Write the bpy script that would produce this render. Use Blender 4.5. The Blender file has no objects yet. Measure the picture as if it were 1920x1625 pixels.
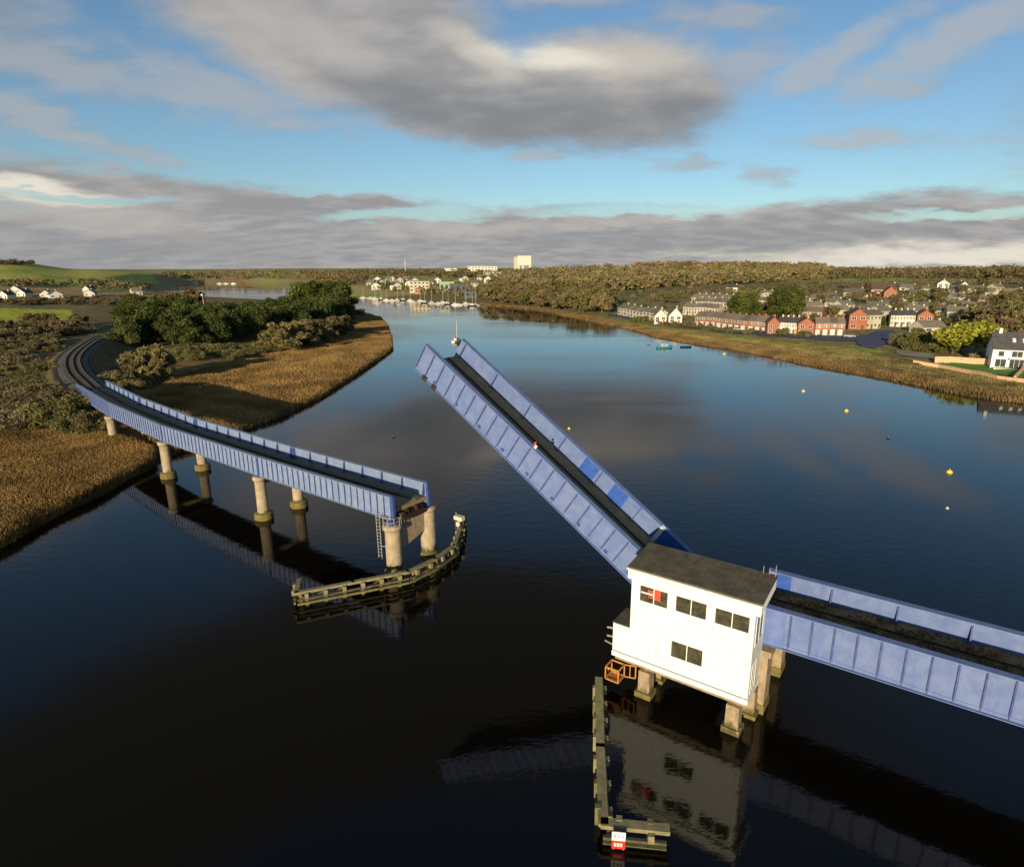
import bpy, math, random
import numpy as np
from mathutils import Matrix, Vector
R = math.radians
random.seed(7); RNG = np.random.default_rng(7)
S = bpy.context.scene
COL = S.collection

# ------------------------------------------------------------------ camera
H, F, CX, CY, YH, W0 = 30.0, 1150.0, 1010.0, 812.5, 505.0, 1920.0     # drone 30 m above the river
PITCH = math.atan((CY - YH) / F)
cam = bpy.data.cameras.new('drone_camera'); cam_o = bpy.data.objects.new('drone_camera', cam); COL.objects.link(cam_o)
cam.sensor_width = 36; cam.lens = 36 * F / W0; cam.shift_x = -(CX - 960) / W0; cam.clip_end = 30000; cam.clip_start = .5
cam_o.location = (0, 0, H); cam_o.rotation_euler = (R(90) - PITCH, 0, 0)
S.camera = cam_o
S.render.resolution_x, S.render.resolution_y = 1024, 866

# ------------------------------------------------------------------ light
SUN_EL = R(11.5)
SUN_V = Vector((-.30 * math.cos(SUN_EL) / math.hypot(.30, .95), -.95 * math.cos(SUN_EL) / math.hypot(.30, .95), math.sin(SUN_EL)))
sun = bpy.data.lights.new('sun', 'SUN'); sun.energy = 5.0; sun.angle = R(.5); sun.color = (1, .83, .57)
sun_o = bpy.data.objects.new('sun', sun); COL.objects.link(sun_o)
sun_o.rotation_euler = SUN_V.to_track_quat('Z', 'Y').to_euler()
S.view_settings.view_transform = 'Standard'; S.view_settings.look = 'None'; S.view_settings.exposure = 0.30; S.view_settings.gamma = 1

def pix_dir(x, y):
    u = (x - CX) / F; v = -(y - CY) / F
    return (u, math.cos(PITCH) + v * math.sin(PITCH), -math.sin(PITCH) + v * math.cos(PITCH))
def pix_ae(x, y):
    d = pix_dir(x, y); return math.atan2(d[0], d[1]), d[2] / math.hypot(d[0], d[1])

world = bpy.data.worlds.new('World'); S.world = world; world.use_nodes = True
nt = world.node_tree; nt.nodes.clear()
class G:
    """small helper to write node graphs"""
    def __init__(s, nt): s.nt = nt
    def n(s, t, **k):
        o = s.nt.nodes.new(t)
        for a, b in k.items(): setattr(o, a, b)
        return o
    def put(s, sock, v):
        if isinstance(v, bpy.types.NodeSocket): s.nt.links.new(v, sock)
        elif v is not None: sock.default_value = v
    def m(s, op, a, b=None, c=None, clamp=False):
        o = s.n('ShaderNodeMath', operation=op, use_clamp=clamp)
        for i, v in enumerate((a, b, c)): s.put(o.inputs[i], v)
        return o.outputs[0]
    def v(s, op, a, b=None, scale=None):
        o = s.n('ShaderNodeVectorMath', operation=op); s.put(o.inputs[0], a); s.put(o.inputs[1], b)
        if scale is not None: s.put(o.inputs['Scale'], scale)
        return o.outputs['Value'] if op in ('LENGTH', 'DOT_PRODUCT') else o.outputs['Vector']
    def mix(s, f, a, b, mode='MIX'):
        o = s.n('ShaderNodeMix', data_type='RGBA', blend_type=mode); s.put(o.inputs[0], f)
        s.put(o.inputs[6], a if isinstance(a, bpy.types.NodeSocket) else (*a, 1)); s.put(o.inputs[7], b if isinstance(b, bpy.types.NodeSocket) else (*b, 1))
        return o.outputs[2]
    def rng(s, x, a, b, c=0., d=1., smooth=True):
        o = s.n('ShaderNodeMapRange', interpolation_type='SMOOTHSTEP' if smooth else 'LINEAR')
        for i, v in enumerate((x, a, b, c, d)): s.put(o.inputs[i], v)
        return o.outputs[0]
    def noise(s, vec, sc, det=4, rough=.55, col=False):
        o = s.n('ShaderNodeTexNoise'); s.put(o.inputs['Vector'], vec); o.inputs['Scale'].default_value = sc
        o.inputs['Detail'].default_value = det; o.inputs['Roughness'].default_value = rough
        return o.outputs['Color' if col else 'Fac']
def build_sky():
    g = G(nt)
    sky = g.n('ShaderNodeTexSky', sky_type='NISHITA', sun_disc=False, sun_elevation=SUN_EL, sun_rotation=math.atan2(SUN_V.x, SUN_V.y))
    sky.altitude = 0; sky.air_density = 1.0; sky.dust_density = .4; sky.ozone_density = 2.0
    d = g.n('ShaderNodeTexCoord').outputs['Generated']
    sp = g.n('ShaderNodeSeparateXYZ'); g.put(sp.inputs[0], d); x, y, z = sp.outputs
    az = g.m('ARCTAN2', x, y)
    hz = g.m('SQRT', g.m('ADD', g.m('MULTIPLY', x, x), g.m('MULTIPLY', y, y)))
    el = g.m('DIVIDE', z, g.m('MAXIMUM', hz, .02))
    cb = g.n('ShaderNodeCombineXYZ'); g.put(cb.inputs[0], az); g.put(cb.inputs[1], el); C = cb.outputs[0]
    # cloud-layer plane: features shrink towards the horizon
    pl = g.v('SCALE', d, scale=g.m('DIVIDE', 1., g.m('ADD', g.m('MAXIMUM', z, 0.), .20)))
    w1 = g.noise(pl, 1.6, 6, .55, True); w2 = g.noise(pl, 6., 5, .58, True)
    wv = g.v('ADD', g.v('MULTIPLY', g.v('SUBTRACT', w1, (.5, .5, .5)), (.13, .05, 0)), g.v('MULTIPLY', g.v('SUBTRACT', w2, (.5, .5, .5)), (.045, .028, 0)))
    P = g.v('ADD', C, wv)
    def ell(c, lst):
        out = None
        for (px, py, rx, ry, rot) in lst:
            a, e = pix_ae(px, py)
            mp = g.n('ShaderNodeMapping', vector_type='TEXTURE'); g.put(mp.inputs['Vector'], c)
            mp.inputs['Location'].default_value = (a, e, 0); mp.inputs['Rotation'].default_value = (0, 0, R(-rot))
            mp.inputs['Scale'].default_value = (rx / F, ry / F, 1)
            v = g.m('SUBTRACT', 1., g.v('LENGTH', mp.outputs[0]))
            out = v if out is None else g.m('MAXIMUM', out, v)
        return out
    heavy = ell(P, [(620, 30, 300, 165, 8), (820, 150, 330, 105, 16), (1130, 175, 270, 110, 2), (1000, 205, 300, 70, 4), (370, 392, 430, 52, 6), (300, 458, 640, 60, 0), (640, 395, 260, 40, 6),
                    (1010, 440, 560, 56, 0), (1560, 425, 430, 52, -3), (1850, 445, 420, 62, -2), (1750, 490, 500, 24, 0), (960, 492, 700, 18, 0), (50, 345, 130, 26, 5), (2500, 420, 600, 90, 0), (-800, 430, 640, 90, 0), (750, -480, 1000, 210, 0), (200, -900, 1500, 300, 0), (3100, 60, 500, 160, 0), (-700, -120, 400, 120, 0)])
    thin = ell(P, [(150, 125, 300, 52, 9), (430, 175, 240, 62, 12), (30, 215, 110, 42, 5), (240, 292, 120, 18, 6), (90, 250, 160, 20, 14), (1570, 112, 170, 34, -25), (1810, 62, 220, 50, -24), (1350, 45, 200, 38, 8),
                   (1610, 264, 150, 26, 5), (1450, 332, 60, 22, 18), (1690, 160, 90, 20, 0), (1300, 300, 100, 18, 0), (1080, 0, 180, 26, 0), (1750, 480, 420, 40, 0), (1400, 130, 110, 60, 0), (1000, 300, 90, 20, 0),
                   (-900, 100, 500, 200, 0), (2500, 200, 400, 120, 0)])
    det = g.noise(g.v('MULTIPLY', pl, (1., 1.6, 1.)), 5., 5, .5); fine = g.noise(pl, 18., 4, .55)
    dn = g.m('ADD', g.m('MULTIPLY', g.m('SUBTRACT', det, .5), .75), g.m('MULTIPLY', g.m('SUBTRACT', fine, .5), .34))
    dn = g.m('MULTIPLY', dn, g.rng(el, .0, .30, .6, 1.))
    ha = g.rng(g.m('ADD', heavy, g.m('MULTIPLY', dn, .45)), -.02, .42)
    ta = g.m('MULTIPLY', g.rng(g.m('ADD', thin, g.m('MULTIPLY', dn, 1.7)), .02, .85), .66)
    streak = g.m('MULTIPLY', g.rng(g.noise(g.v('MULTIPLY', pl, (1., 2.2, 1.)), 2.3, 8, .66), .56, .86), .22)
    gap = g.rng(g.m('ADD', ell(P, [(760, 404, 190, 17, -2), (1180, 402, 230, 14, 1), (1830, 396, 190, 14, 0), (560, 352, 60, 8, 0), (180, 372, 150, 8, 0)]), g.m('MULTIPLY', dn, .5)), 0., .6)
    alpha = g.m('MULTIPLY', g.m('MAXIMUM', g.m('MAXIMUM', ha, ta), streak), g.m('SUBTRACT', 1., g.m('MULTIPLY', gap, .75)))
    # shade inside the cloud: lit tops, grey bases (how the cloud itself glows in the sky)
    light = g.rng(ell(P, [(1120, 112, 300, 52, 3), (900, 110, 120, 40, 25), (60, 356, 170, 24, 4), (1790, 478, 460, 30, 0), (1560, 110, 160, 34, -25), (1800, 60, 200, 50, -24), (1610, 262, 120, 20, 5)]), 0., .75)
    dark = g.rng(ell(P, [(1010, 238, 330, 62, 5), (1270, 228, 110, 60, 0), (760, 190, 200, 50, 14)]), 0., .7)
    light2 = g.rng(ell(P, [(200, 412, 240, 36, 6), (620, 345, 260, 14, 8), (1330, 400, 240, 20, -5), (880, 430, 260, 24, -2), (1150, 425, 180, 16, 0), (420, 120, 200, 120, 0), (560, 60, 160, 60, 20)]), 0., .8)
    dark2 = g.rng(ell(P, [(560, 395, 220, 32, 6), (260, 470, 420, 36, 0), (1500, 435, 330, 24, 0), (1150, 455, 300, 22, 0)]), 0., .7)
    base = g.mix(g.rng(det, .35, .68), (.255, .256, .262), (.345, .332, .326))
    base = g.mix(g.m('MULTIPLY', dark, .55), base, (.145, .165, .185))
    base = g.mix(g.m('MULTIPLY', dark2, .4), base, (.225, .24, .255))
    base = g.mix(g.m('MULTIPLY', light2, .55), base, (.43, .40, .37))
    base = g.mix(g.m('MULTIPLY', light, .80), base, (.50, .465, .41))
    base = g.mix(g.rng(ell(P, [(750, -520, 1200, 300, 0), (200, -900, 1700, 420, 0)]), 0., .45), base, (.085, .083, .08))     # unseen cloud overhead, added and darkened to deepen the water's reflection
    base = g.mix(g.rng(ell(P, [(55, 356, 150, 24, 4), (1800, 484, 420, 22, 0), (1020, 112, 170, 26, 3)]), 0., .8, 0., .7), base, (.72, .68, .58))
    base = g.mix(g.m('MULTIPLY', g.m('MULTIPLY', ta, 1.2), g.m('SUBTRACT', 1., ha)), base, (.36, .36, .365))
    skyc = g.mix(1., sky.outputs[0], SKY_GAIN, 'MULTIPLY')
    col = g.mix(alpha, skyc, base)
    bg = g.n('ShaderNodeBackground'); g.put(bg.inputs[0], g.mix(1., col, (10., 10., 10.), 'MULTIPLY')); bg.inputs[1].default_value = .1
    out = g.n('ShaderNodeOutputWorld'); g.put(out.inputs[0], bg.outputs[0])
SKY_GAIN = (.080, .094, .103)
build_sky()

# ------------------------------------------------------------------ helpers
class MB:
    def __init__(s): s.v = []; s.f = []; s.mi = []; s.cur = 0
    def add(s, vs, fs):
        s.mi += [0] * (len(s.f) - len(s.mi)); k = len(s.v); s.v += [tuple(p) for p in vs]; s.f += [tuple(i + k for i in f) for f in fs]; s.mi += [s.cur] * len(fs); return s
    def box(s, x0, x1, y0, y1, z0, z1):
        if x0 > x1: x0, x1 = x1, x0
        if y0 > y1: y0, y1 = y1, y0
        return s.add([(x0, y0, z0), (x1, y0, z0), (x1, y1, z0), (x0, y1, z0), (x0, y0, z1), (x1, y0, z1), (x1, y1, z1), (x0, y1, z1)],
                     [(0, 3, 2, 1), (4, 5, 6, 7), (0, 1, 5, 4), (1, 2, 6, 5), (2, 3, 7, 6), (3, 0, 4, 7)])
    def bar(s, p, q, w, h, up=(0, 0, 1)):
        p, q = Vector(p), Vector(q); d = (q - p).normalized(); u = Vector(up)
        if abs(d.dot(u)) > .95: u = Vector((1, 0, 0))
        a = d.cross(u).normalized() * (w / 2); b = a.cross(d).normalized() * (h / 2)
        vs = [p - a - b, p + a - b, p + a + b, p - a + b, q - a - b, q + a - b, q + a + b, q - a + b]
        return s.add(vs, [(0, 1, 2, 3), (7, 6, 5, 4), (4, 5, 1, 0), (5, 6, 2, 1), (6, 7, 3, 2), (7, 4, 0, 3)])
    def tube(s, pts, rs, n=10, cap=True):
        pts = [Vector(p) for p in pts]
        if not isinstance(rs, (list, tuple)): rs = [rs] * len(pts)
        k = len(s.v); ref = Vector((.31, .95, .05))
        for i, p in enumerate(pts):
            d = (pts[min(i + 1, len(pts) - 1)] - pts[max(i - 1, 0)]).normalized()
            a = d.cross(ref)
            a = (a if a.length > .1 else d.cross(Vector((1, 0, 0)))).normalized(); b = d.cross(a)
            for j in range(n):
                t = 2 * math.pi * j / n; s.v.append(tuple(p + (a * math.cos(t) + b * math.sin(t)) * rs[i]))
        for i in range(len(pts) - 1):
            for j in range(n):
                s.f.append((k + i * n + j, k + i * n + (j + 1) % n, k + (i + 1) * n + (j + 1) % n, k + (i + 1) * n + j))
        if cap: s.f.append(tuple(k + j for j in range(n))[::-1]); s.f.append(tuple(k + (len(pts) - 1) * n + j for j in range(n)))
        return s
    def prism(s, poly, axis, a, b):
        """poly of 2-D points extruded along axis ('x','y','z') from a to b"""
        def P(p, c): return {'x': (c, p[0], p[1]), 'y': (p[0], c, p[1]), 'z': (p[0], p[1], c)}[axis]
        n = len(poly)
        return s.add([P(p, a) for p in poly] + [P(p, b) for p in poly], [tuple(range(n))[::-1], tuple(range(n, 2 * n))] + [(i, (i + 1) % n, n + (i + 1) % n, n + i) for i in range(n)])
    def mesh(s, name, mat=None, M=None, smooth=False):
        me = bpy.data.meshes.new(name)
        vs = s.v if M is None else [tuple(M @ Vector(p)) for p in s.v]
        me.from_pydata(vs, [], s.f); me.update()
        import bmesh
        bm = bmesh.new(); bm.from_mesh(me); bmesh.ops.recalc_face_normals(bm, faces=bm.faces); bm.to_mesh(me); bm.free()
        for x in (mat if isinstance(mat, tuple) else (mat,)): me.materials.append(x)
        if any(s.mi): me.polygons.foreach_set('material_index', s.mi + [0] * (len(s.f) - len(s.mi)))
        if smooth: me.polygons.foreach_set('use_smooth', [True] * len(me.polygons))
        return me
    def build(s, name, mat, parent=None, M=None, smooth=False):
        return link(name, s.mesh(name, mat, M, smooth), parent)
def link(name, me, parent=None, loc=None):
    o = bpy.data.objects.new(name, me); COL.objects.link(o)
    if parent: o.parent = parent
    if loc is not None: o.location = loc
    return o
def tag(o, label=None, cat=None, group=None, kind=None):
    for k, v in (('label', label), ('category', cat), ('group', group), ('kind', kind)):
        if v: o[k] = v
    return o
def thing(name, label, cat, loc=(0, 0, 0), rz=0, group=None):
    o = bpy.data.objects.new(name, None); COL.objects.link(o); o.location = loc; o.rotation_euler = (0, 0, rz); o.empty_display_size = .5
    return tag(o, label, cat, group)
def copy_tree(o, parent=None):
    c = o.copy(); COL.objects.link(c)
    if parent: c.parent = parent
    for ch in list(o.children): copy_tree(ch, c)
    return c
def np_mesh(name, verts, faces, mat, cols=None, smooth=False):
    me = bpy.data.meshes.new(name); n, k = faces.shape
    me.vertices.add(len(verts)); me.vertices.foreach_set('co', np.asarray(verts, np.float32).ravel())
    me.loops.add(n * k); me.loops.foreach_set('vertex_index', np.asarray(faces, np.int32).ravel())
    me.polygons.add(n); me.polygons.foreach_set('loop_start', np.arange(0, n * k, k, dtype=np.int32))
    if cols is not None:
        at = me.color_attributes.new('cover', 'FLOAT_COLOR', 'POINT')
        at.data.foreach_set('color', np.concatenate([cols, np.ones((len(cols), 1))], 1).astype(np.float32).ravel())
    me.update(calc_edges=True); me.validate()
    if smooth: me.polygons.foreach_set('use_smooth', np.ones(n, bool))
    me.materials.append(mat)
    return me

def mat(name, c, c2=None, rough=.7, sc=3., amt=None, spec=.3, metal=0., bump=0., bsc=None, attr=None, streak=None, rnd=0., trans=0., tide=0.):
    m = bpy.data.materials.new(name); m.use_nodes = True; t = m.node_tree; g = G(t)
    b = t.nodes['Principled BSDF']
    pos = g.n('ShaderNodeTexCoord').outputs['Object']
    if attr:
        a = g.n('ShaderNodeVertexColor', layer_name=attr).outputs[0]
        f = g.rng(g.noise(pos, sc, 5, .6), .3, .72, .75 if trans else .62, 1.6 if trans else 1.38)
        col = g.mix(1., a, g_comb(g, f), 'MULTIPLY')
    else:
        c2 = c2 or tuple(x * .72 for x in c)
        col = g.mix(g.rng(g.noise(pos, sc, 6, .62), .36, .66), c, c2)
        if streak:     # stains running down: (colour, strength)
            st = g.noise(g.v('MULTIPLY', pos, (1., 1., .12)), sc * 2.2, 6, .65)
            col = g.mix(g.m('MULTIPLY', g.rng(st, .52, .74), streak[1]), col, streak[0])
    if rnd:
        oi = g.n('ShaderNodeObjectInfo').outputs['Random']
        col = g.mix(1., col, g_comb(g, g.m('ADD', g.m('MULTIPLY', oi, rnd), 1 - rnd / 2)), 'MULTIPLY')
    if tide:       # weed and silt growing up to the tide line
        sx = g.n('ShaderNodeSeparateXYZ'); g.put(sx.inputs[0], pos)
        zz = g.m('ADD', sx.outputs[2], g.m('MULTIPLY', g.m('SUBTRACT', g.noise(g.v('MULTIPLY', pos, (1., 1., .35)), 2.2, 6, .65), .5), 2.6))
        col = g.mix(g.rng(zz, tide + .25, tide - .35), col, g.mix(g.noise(pos, 6., 4), (.045, .042, .016), (.13, .105, .035)))
    g.put(b.inputs['Base Color'], col); b.inputs['Roughness'].default_value = rough; b.inputs['Metallic'].default_value = metal
    b.inputs['Specular IOR Level'].default_value = spec
    if trans:
        tr = g.n('ShaderNodeBsdfTranslucent'); g.put(tr.inputs[0], col); ms = g.n('ShaderNodeMixShader'); ms.inputs[0].default_value = trans
        g.put(ms.inputs[1], b.outputs[0]); g.put(ms.inputs[2], tr.outputs[0]); g.put(t.nodes['Material Output'].inputs['Surface'], ms.outputs[0])
    if bump:
        bn = g.n('ShaderNodeBump'); bn.inputs['Strength'].default_value = bump; bn.inputs['Distance'].default_value = .05
        g.put(bn.inputs['Height'], g.noise(pos, bsc or sc * 4, 6, .6)); g.put(b.inputs['Normal'], bn.outputs[0])
    return m
def g_comb(g, f):
    c = g.n('ShaderNodeCombineColor')
    for i in range(3): g.put(c.inputs[i], f)
    return c.outputs[0]

M = {}
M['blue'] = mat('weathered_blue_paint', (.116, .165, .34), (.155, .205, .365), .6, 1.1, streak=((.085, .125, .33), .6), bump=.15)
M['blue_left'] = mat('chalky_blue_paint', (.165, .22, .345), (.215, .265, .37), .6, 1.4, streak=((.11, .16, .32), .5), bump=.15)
M['blue_patch'] = mat('mid_blue_paint', (.10, .15, .38), (.14, .19, .40), .6, 1.4)
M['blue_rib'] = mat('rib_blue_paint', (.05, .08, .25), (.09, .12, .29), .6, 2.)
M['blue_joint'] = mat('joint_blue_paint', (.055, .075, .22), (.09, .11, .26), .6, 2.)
M['blue_strong'] = mat('deep_blue_paint', (.03, .085, .34), (.045, .11, .40), .5, 2.)
M['blue_knee'] = mat('dark_blue_paint', (.035, .06, .21), (.06, .095, .27), .55, 3.)
M['deck'] = mat('brown_timber_deck', (.24, .165, .085), (.32, .22, .115), .9, 1.4, bump=.5)
M['deck_weeds'] = mat('overgrown_track_bed', (.19, .125, .058), (.32, .19, .075), .95, .9, bump=.8, bsc=7)
M['walk'] = mat('green_grey_walkway', (.09, .10, .08), (.13, .13, .09), .9, 1.2)
M['rail'] = mat('rusty_rail', (.055, .034, .024), (.09, .055, .035), .55, 4., metal=.5)
M['concrete'] = mat('tan_concrete', (.42, .33, .22), (.31, .24, .155), .85, 1.1, streak=((.15, .115, .065), .7), bump=.4, bsc=9, tide=.9)
M['concrete_leg'] = mat('stained_concrete', (.36, .27, .17), (.25, .185, .11), .85, 1.5, streak=((.13, .09, .045), .8), bump=.4, bsc=9, tide=.6)
M['algae'] = mat('algae_covered_concrete', (.12, .10, .03), (.20, .155, .05), .9, 2.5, bump=.5)
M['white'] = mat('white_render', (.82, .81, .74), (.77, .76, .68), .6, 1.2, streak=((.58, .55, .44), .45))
M['white_dim'] = mat('off_white_paint_and_shade', (.70, .68, .60), (.60, .57, .48), .6, 1.4)
M['line'] = mat('dark_joint_line', (.10, .11, .12), None, .7)
M['felt'] = mat('dark_roof_felt', (.075, .062, .042), (.12, .10, .066), .85, 1.4, streak=((.03, .027, .02), .4), bump=.3)
M['glass'] = mat('dark_window_glass', (.045, .042, .027), (.085, .078, .05), .12, 2.2, spec=.5)
M['red_sheet'] = mat('red_notice', (.62, .06, .03), (.55, .10, .06), .6, 9.)
M['timber'] = mat('weathered_fender_timber', (.26, .22, .115), (.17, .15, .07), .85, 2.2, bump=.5, bsc=12)
M['timber_dark'] = mat('wet_fender_timber', (.055, .05, .03), (.10, .085, .05), .7, 2.2, bump=.5, bsc=12)
M['timber_green'] = mat('mossy_fender_timber', (.17, .155, .05), (.11, .10, .035), .9, 2., bump=.5)
M['orange'] = mat('orange_paint', (.55, .24, .05), (.45, .18, .05), .5, 5.)
M['yellow'] = mat('yellow_plastic', (.80, .60, .06), (.72, .5, .05), .5, 4.)
M['galv'] = mat('galvanised_steel', (.42, .40, .34), (.30, .29, .25), .45, 4., metal=.3)
M['redpaint'] = mat('red_sign_paint', (.72, .03, .015), (.66, .04, .02), .5, 5.)
M['black'] = mat('black_lettering', (.02, .02, .02), None, .6)
M['brick'] = mat('red_brick', (.38, .135, .07), (.29, .105, .06), .85, .8, rnd=.35)
M['cream'] = mat('cream_render', (.50, .44, .33), (.42, .37, .28), .8, .6, rnd=.3)
M['whitewall'] = mat('white_house_wall', (.62, .59, .51), (.54, .51, .44), .7, .6, rnd=.3)
M['pinkwall'] = mat('pinkish_render', (.46, .30, .22), (.40, .26, .19), .8, .5)
M['roof_grey'] = mat('grey_roof_tiles', (.13, .11, .085), (.18, .155, .12), .85, 1.0, rnd=.5)
M['roof_dark'] = mat('dark_slate_roof', (.06, .056, .056), (.085, .08, .078), .6, 1.2, rnd=.3)
M['roof_brown'] = mat('brown_roof_tiles', (.12, .075, .05), (.16, .10, .065), .85, 1.0, rnd=.5)
M['pane'] = mat('house_window_pane', (.05, .055, .06), None, .15, 2., spec=.5)
M['asphalt'] = mat('asphalt', (.045, .05, .075), (.06, .065, .09), .9, .5)
M['stonewall'] = mat('sunlit_stone_wall', (.66, .43, .25), (.54, .34, .19), .9, 1.6, bump=.6)
M['lawn'] = mat('garden_lawn', (.09, .19, .025), (.11, .21, .03), .95, .7)
M['bark'] = mat('tree_bark', (.10, .08, .055), (.15, .12, .085), .9, 3.)
M['leaf'] = mat('foliage', (1, 1, 1), attr='cover', rough=.85, sc=.6, spec=.15, rnd=.35, trans=.3)
M['reed'] = mat('reed_blades', (1, 1, 1), attr='cover', rough=.9, sc=.12, spec=.1, trans=.42)
M['hull_white'] = mat('white_boat_hull', (.60, .57, .50), (.52, .50, .44), .4, 2., rnd=.4)
M['hull_blue'] = mat('turquoise_boat_hull', (.03, .25, .36), (.04, .22, .32), .3, 2.)
M['hull_dark'] = mat('dark_boat_hull', (.03, .04, .07), None, .4, 2.)
M['mast'] = mat('pale_mast', (.66, .60, .46), (.56, .5, .38), .4, 2.)
M['green_shed'] = mat('pale_green_cladding', (.26, .36, .20), (.22, .31, .17), .6, .3)
M['grey_shed'] = mat('dark_grey_cladding', (.09, .10, .115), None, .7, .3)
M['car_dark'] = mat('dark_car_paint', (.03, .035, .05), None, .25, 2., spec=.5)
M['car_grey'] = mat('silver_car_paint', (.40, .40, .40), None, .25, 2., spec=.5)
M['tyre'] = mat('black_rubber', (.02, .02, .02), None, .9)

def cards(centers, normals, size, aspect, rng, flat=.6):
    n = len(centers); nr = normals + rng.normal(size=(n, 3)) * flat; nr /= np.linalg.norm(nr, axis=1, keepdims=True) + 1e-9
    a = np.cross(nr, rng.normal(size=(n, 3))); a /= np.linalg.norm(a, axis=1, keepdims=True) + 1e-9; b = np.cross(nr, a)
    s = (size * rng.uniform(.6, 1.4, n))[:, None]; a = a * s; b = b * s * aspect
    bend = nr * s * .25
    v = np.stack([centers - a - b * .6, centers - a * .1 - b + bend, centers + a + b * .5, centers + a * .1 + b - bend], 1).reshape(-1, 3)
    return v, np.arange(4 * n).reshape(n, 4)
# ------------------------------------------------------------------ terrain, river
def at0(x, y, z=0.):
    d = pix_dir(x, y); k = (z - H) / d[2]; return (d[0] * k, d[1] * k)
shore_px = [(-420, 1260), (-160, 1120), (0, 1028), (60, 993), (130, 955), (200, 920), (250, 893), (300, 866), (340, 850), (390, 836), (430, 818), (470, 803), (530, 780), (600, 747), (650, 715), (690, 688), (720, 668), (735, 655),
            (734, 635), (727, 612), (712, 596), (695, 588), (668, 582), (620, 573), (560, 566), (480, 561), (400, 557), (340, 552), (305, 545), (330, 536), (370, 531.5), (450, 531), (520, 535), (555, 541), (560, 545), (600, 551),
            (655, 555), (690, 558), (760, 563), (840, 567), (900, 572), (960, 577), (1020, 584), (1100, 600), (1180, 617), (1230, 632), (1300, 645), (1380, 657), (1440, 668), (1500, 682), (1560, 693), (1620, 703), (1680, 715),
            (1740, 727), (1800, 741), (1860, 750), (1920, 757), (2000, 770), (2140, 800), (2400, 880)]
shore = np.array([at0(*p) for p in shore_px] + [(160, 20), (190, -60), (150, -300), (-250, -300), (-130, -60)])
def sdist(P):
    """signed distance to the river bank, + on land"""
    d2 = np.full(len(P), 1e18); inside = np.zeros(len(P), bool); n = len(shore)
    for i in range(n):
        a, b = shore[i], shore[(i + 1) % n]; ab = b - a
        t = np.clip(((P - a) @ ab) / (ab @ ab), 0, 1); q = P - (a + t[:, None] * ab); d2 = np.minimum(d2, (q * q).sum(1))
        c = ((a[1] > P[:, 1]) != (b[1] > P[:, 1])); den = (b[1] - a[1]) or 1e-9
        inside ^= c & (P[:, 0] < (b[0] - a[0]) * (P[:, 1] - a[1]) / den + a[0])
    return np.sqrt(d2) * np.where(inside, -1, 1)
PD = np.array([0, 150, 250, 350, 500, 700, 1000, 1400, 2000, 3000, 8000.])
PQ = np.array([-600, 0, 160, 300, 420, 560, 700, 900, 1000, 1150, 1350, 1550, 1750, 1920, 2500.])
PZ = np.array([[1, 2, 2.5, 3, 4, 8, 24, 46, 46, 44, 40], [1, 2, 2.5, 3, 4, 8, 24, 45, 44, 40, 30], [1, 2, 2.5, 3, 4, 7, 18, 29, 30, 30, 28], [1, 2, 2, 3, 3, 5, 11, 20, 24, 30, 30], [1, 1.5, 1.5, 2, 3, 4, 6, 10, 20, 31, 30],
               [1, 1.5, 1.5, 2, 3, 4, 6, 9, 22, 34, 32], [1, 1.5, 1.5, 2, 3, 4, 11, 22, 31, 34, 32], [1, 1, 1, 2, 3, 5, 14, 28, 34, 34, 32], [1, 1, 1, 2, 3.5, 10, 20, 30, 33, 34, 32], [1, 1, 1.5, 2.5, 6, 15, 27, 30, 30, 30, 30],
               [1, 1, 1.8, 3.5, 9, 18, 27.5, 30, 30, 30, 30], [1, 1, 2, 4, 9, 17, 25.5, 28, 29, 30, 30], [1, 1.2, 2.5, 4, 9, 16, 23.5, 28, 33, 32, 30], [1, 2.2, 3.5, 5, 10, 18, 29, 33, 34, 33, 30], [1, 2.2, 3.5, 5, 10, 20, 32, 36, 36, 34, 30]])
A_DIR = np.array([-0.829354, 0.5587235]); N_DIR = np.array([0.5587235, 0.829354])
def st(s, t): p = A_DIR * s + N_DIR * t; return (float(p[0]), float(p[1]))
track_st = [(139, 50), (152, 53.2), (174, 59), (200, 68), (226, 80), (252, 94.5), (275, 111), (296, 131), (320, 162)]
def smooth_line(pts, n=8):
    out = []; P = [np.array(p, float) for p in pts]
    for i in range(len(P) - 1):
        p0, p1, p2, p3 = P[max(i - 1, 0)], P[i], P[i + 1], P[min(i + 2, len(P) - 1)]
        for k in range(n):
            t = k / n; out.append(.5 * (2 * p1 + (p2 - p0) * t + (2 * p0 - 5 * p1 + 4 * p2 - p3) * t * t + (3 * p1 - p0 - 3 * p2 + p3) * t ** 3))
    return np.array(out + [P[-1]])
track = smooth_line([st(*p) for p in track_st])
TRACK_Z = 6.5
def line_dist(P, L):
    d2 = np.full(len(P), 1e18)
    for a, b in zip(L[:-1], L[1:]):
        ab = b - a; t = np.clip(((P - a) @ ab) / (ab @ ab + 1e-9), 0, 1); q = P - (a + t[:, None] * ab); d2 = np.minimum(d2, (q * q).sum(1))
    return np.sqrt(d2)
def sstep(x, a, b): t = np.clip((x - a) / (b - a), 0, 1); return t * t * (3 - 2 * t)
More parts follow.
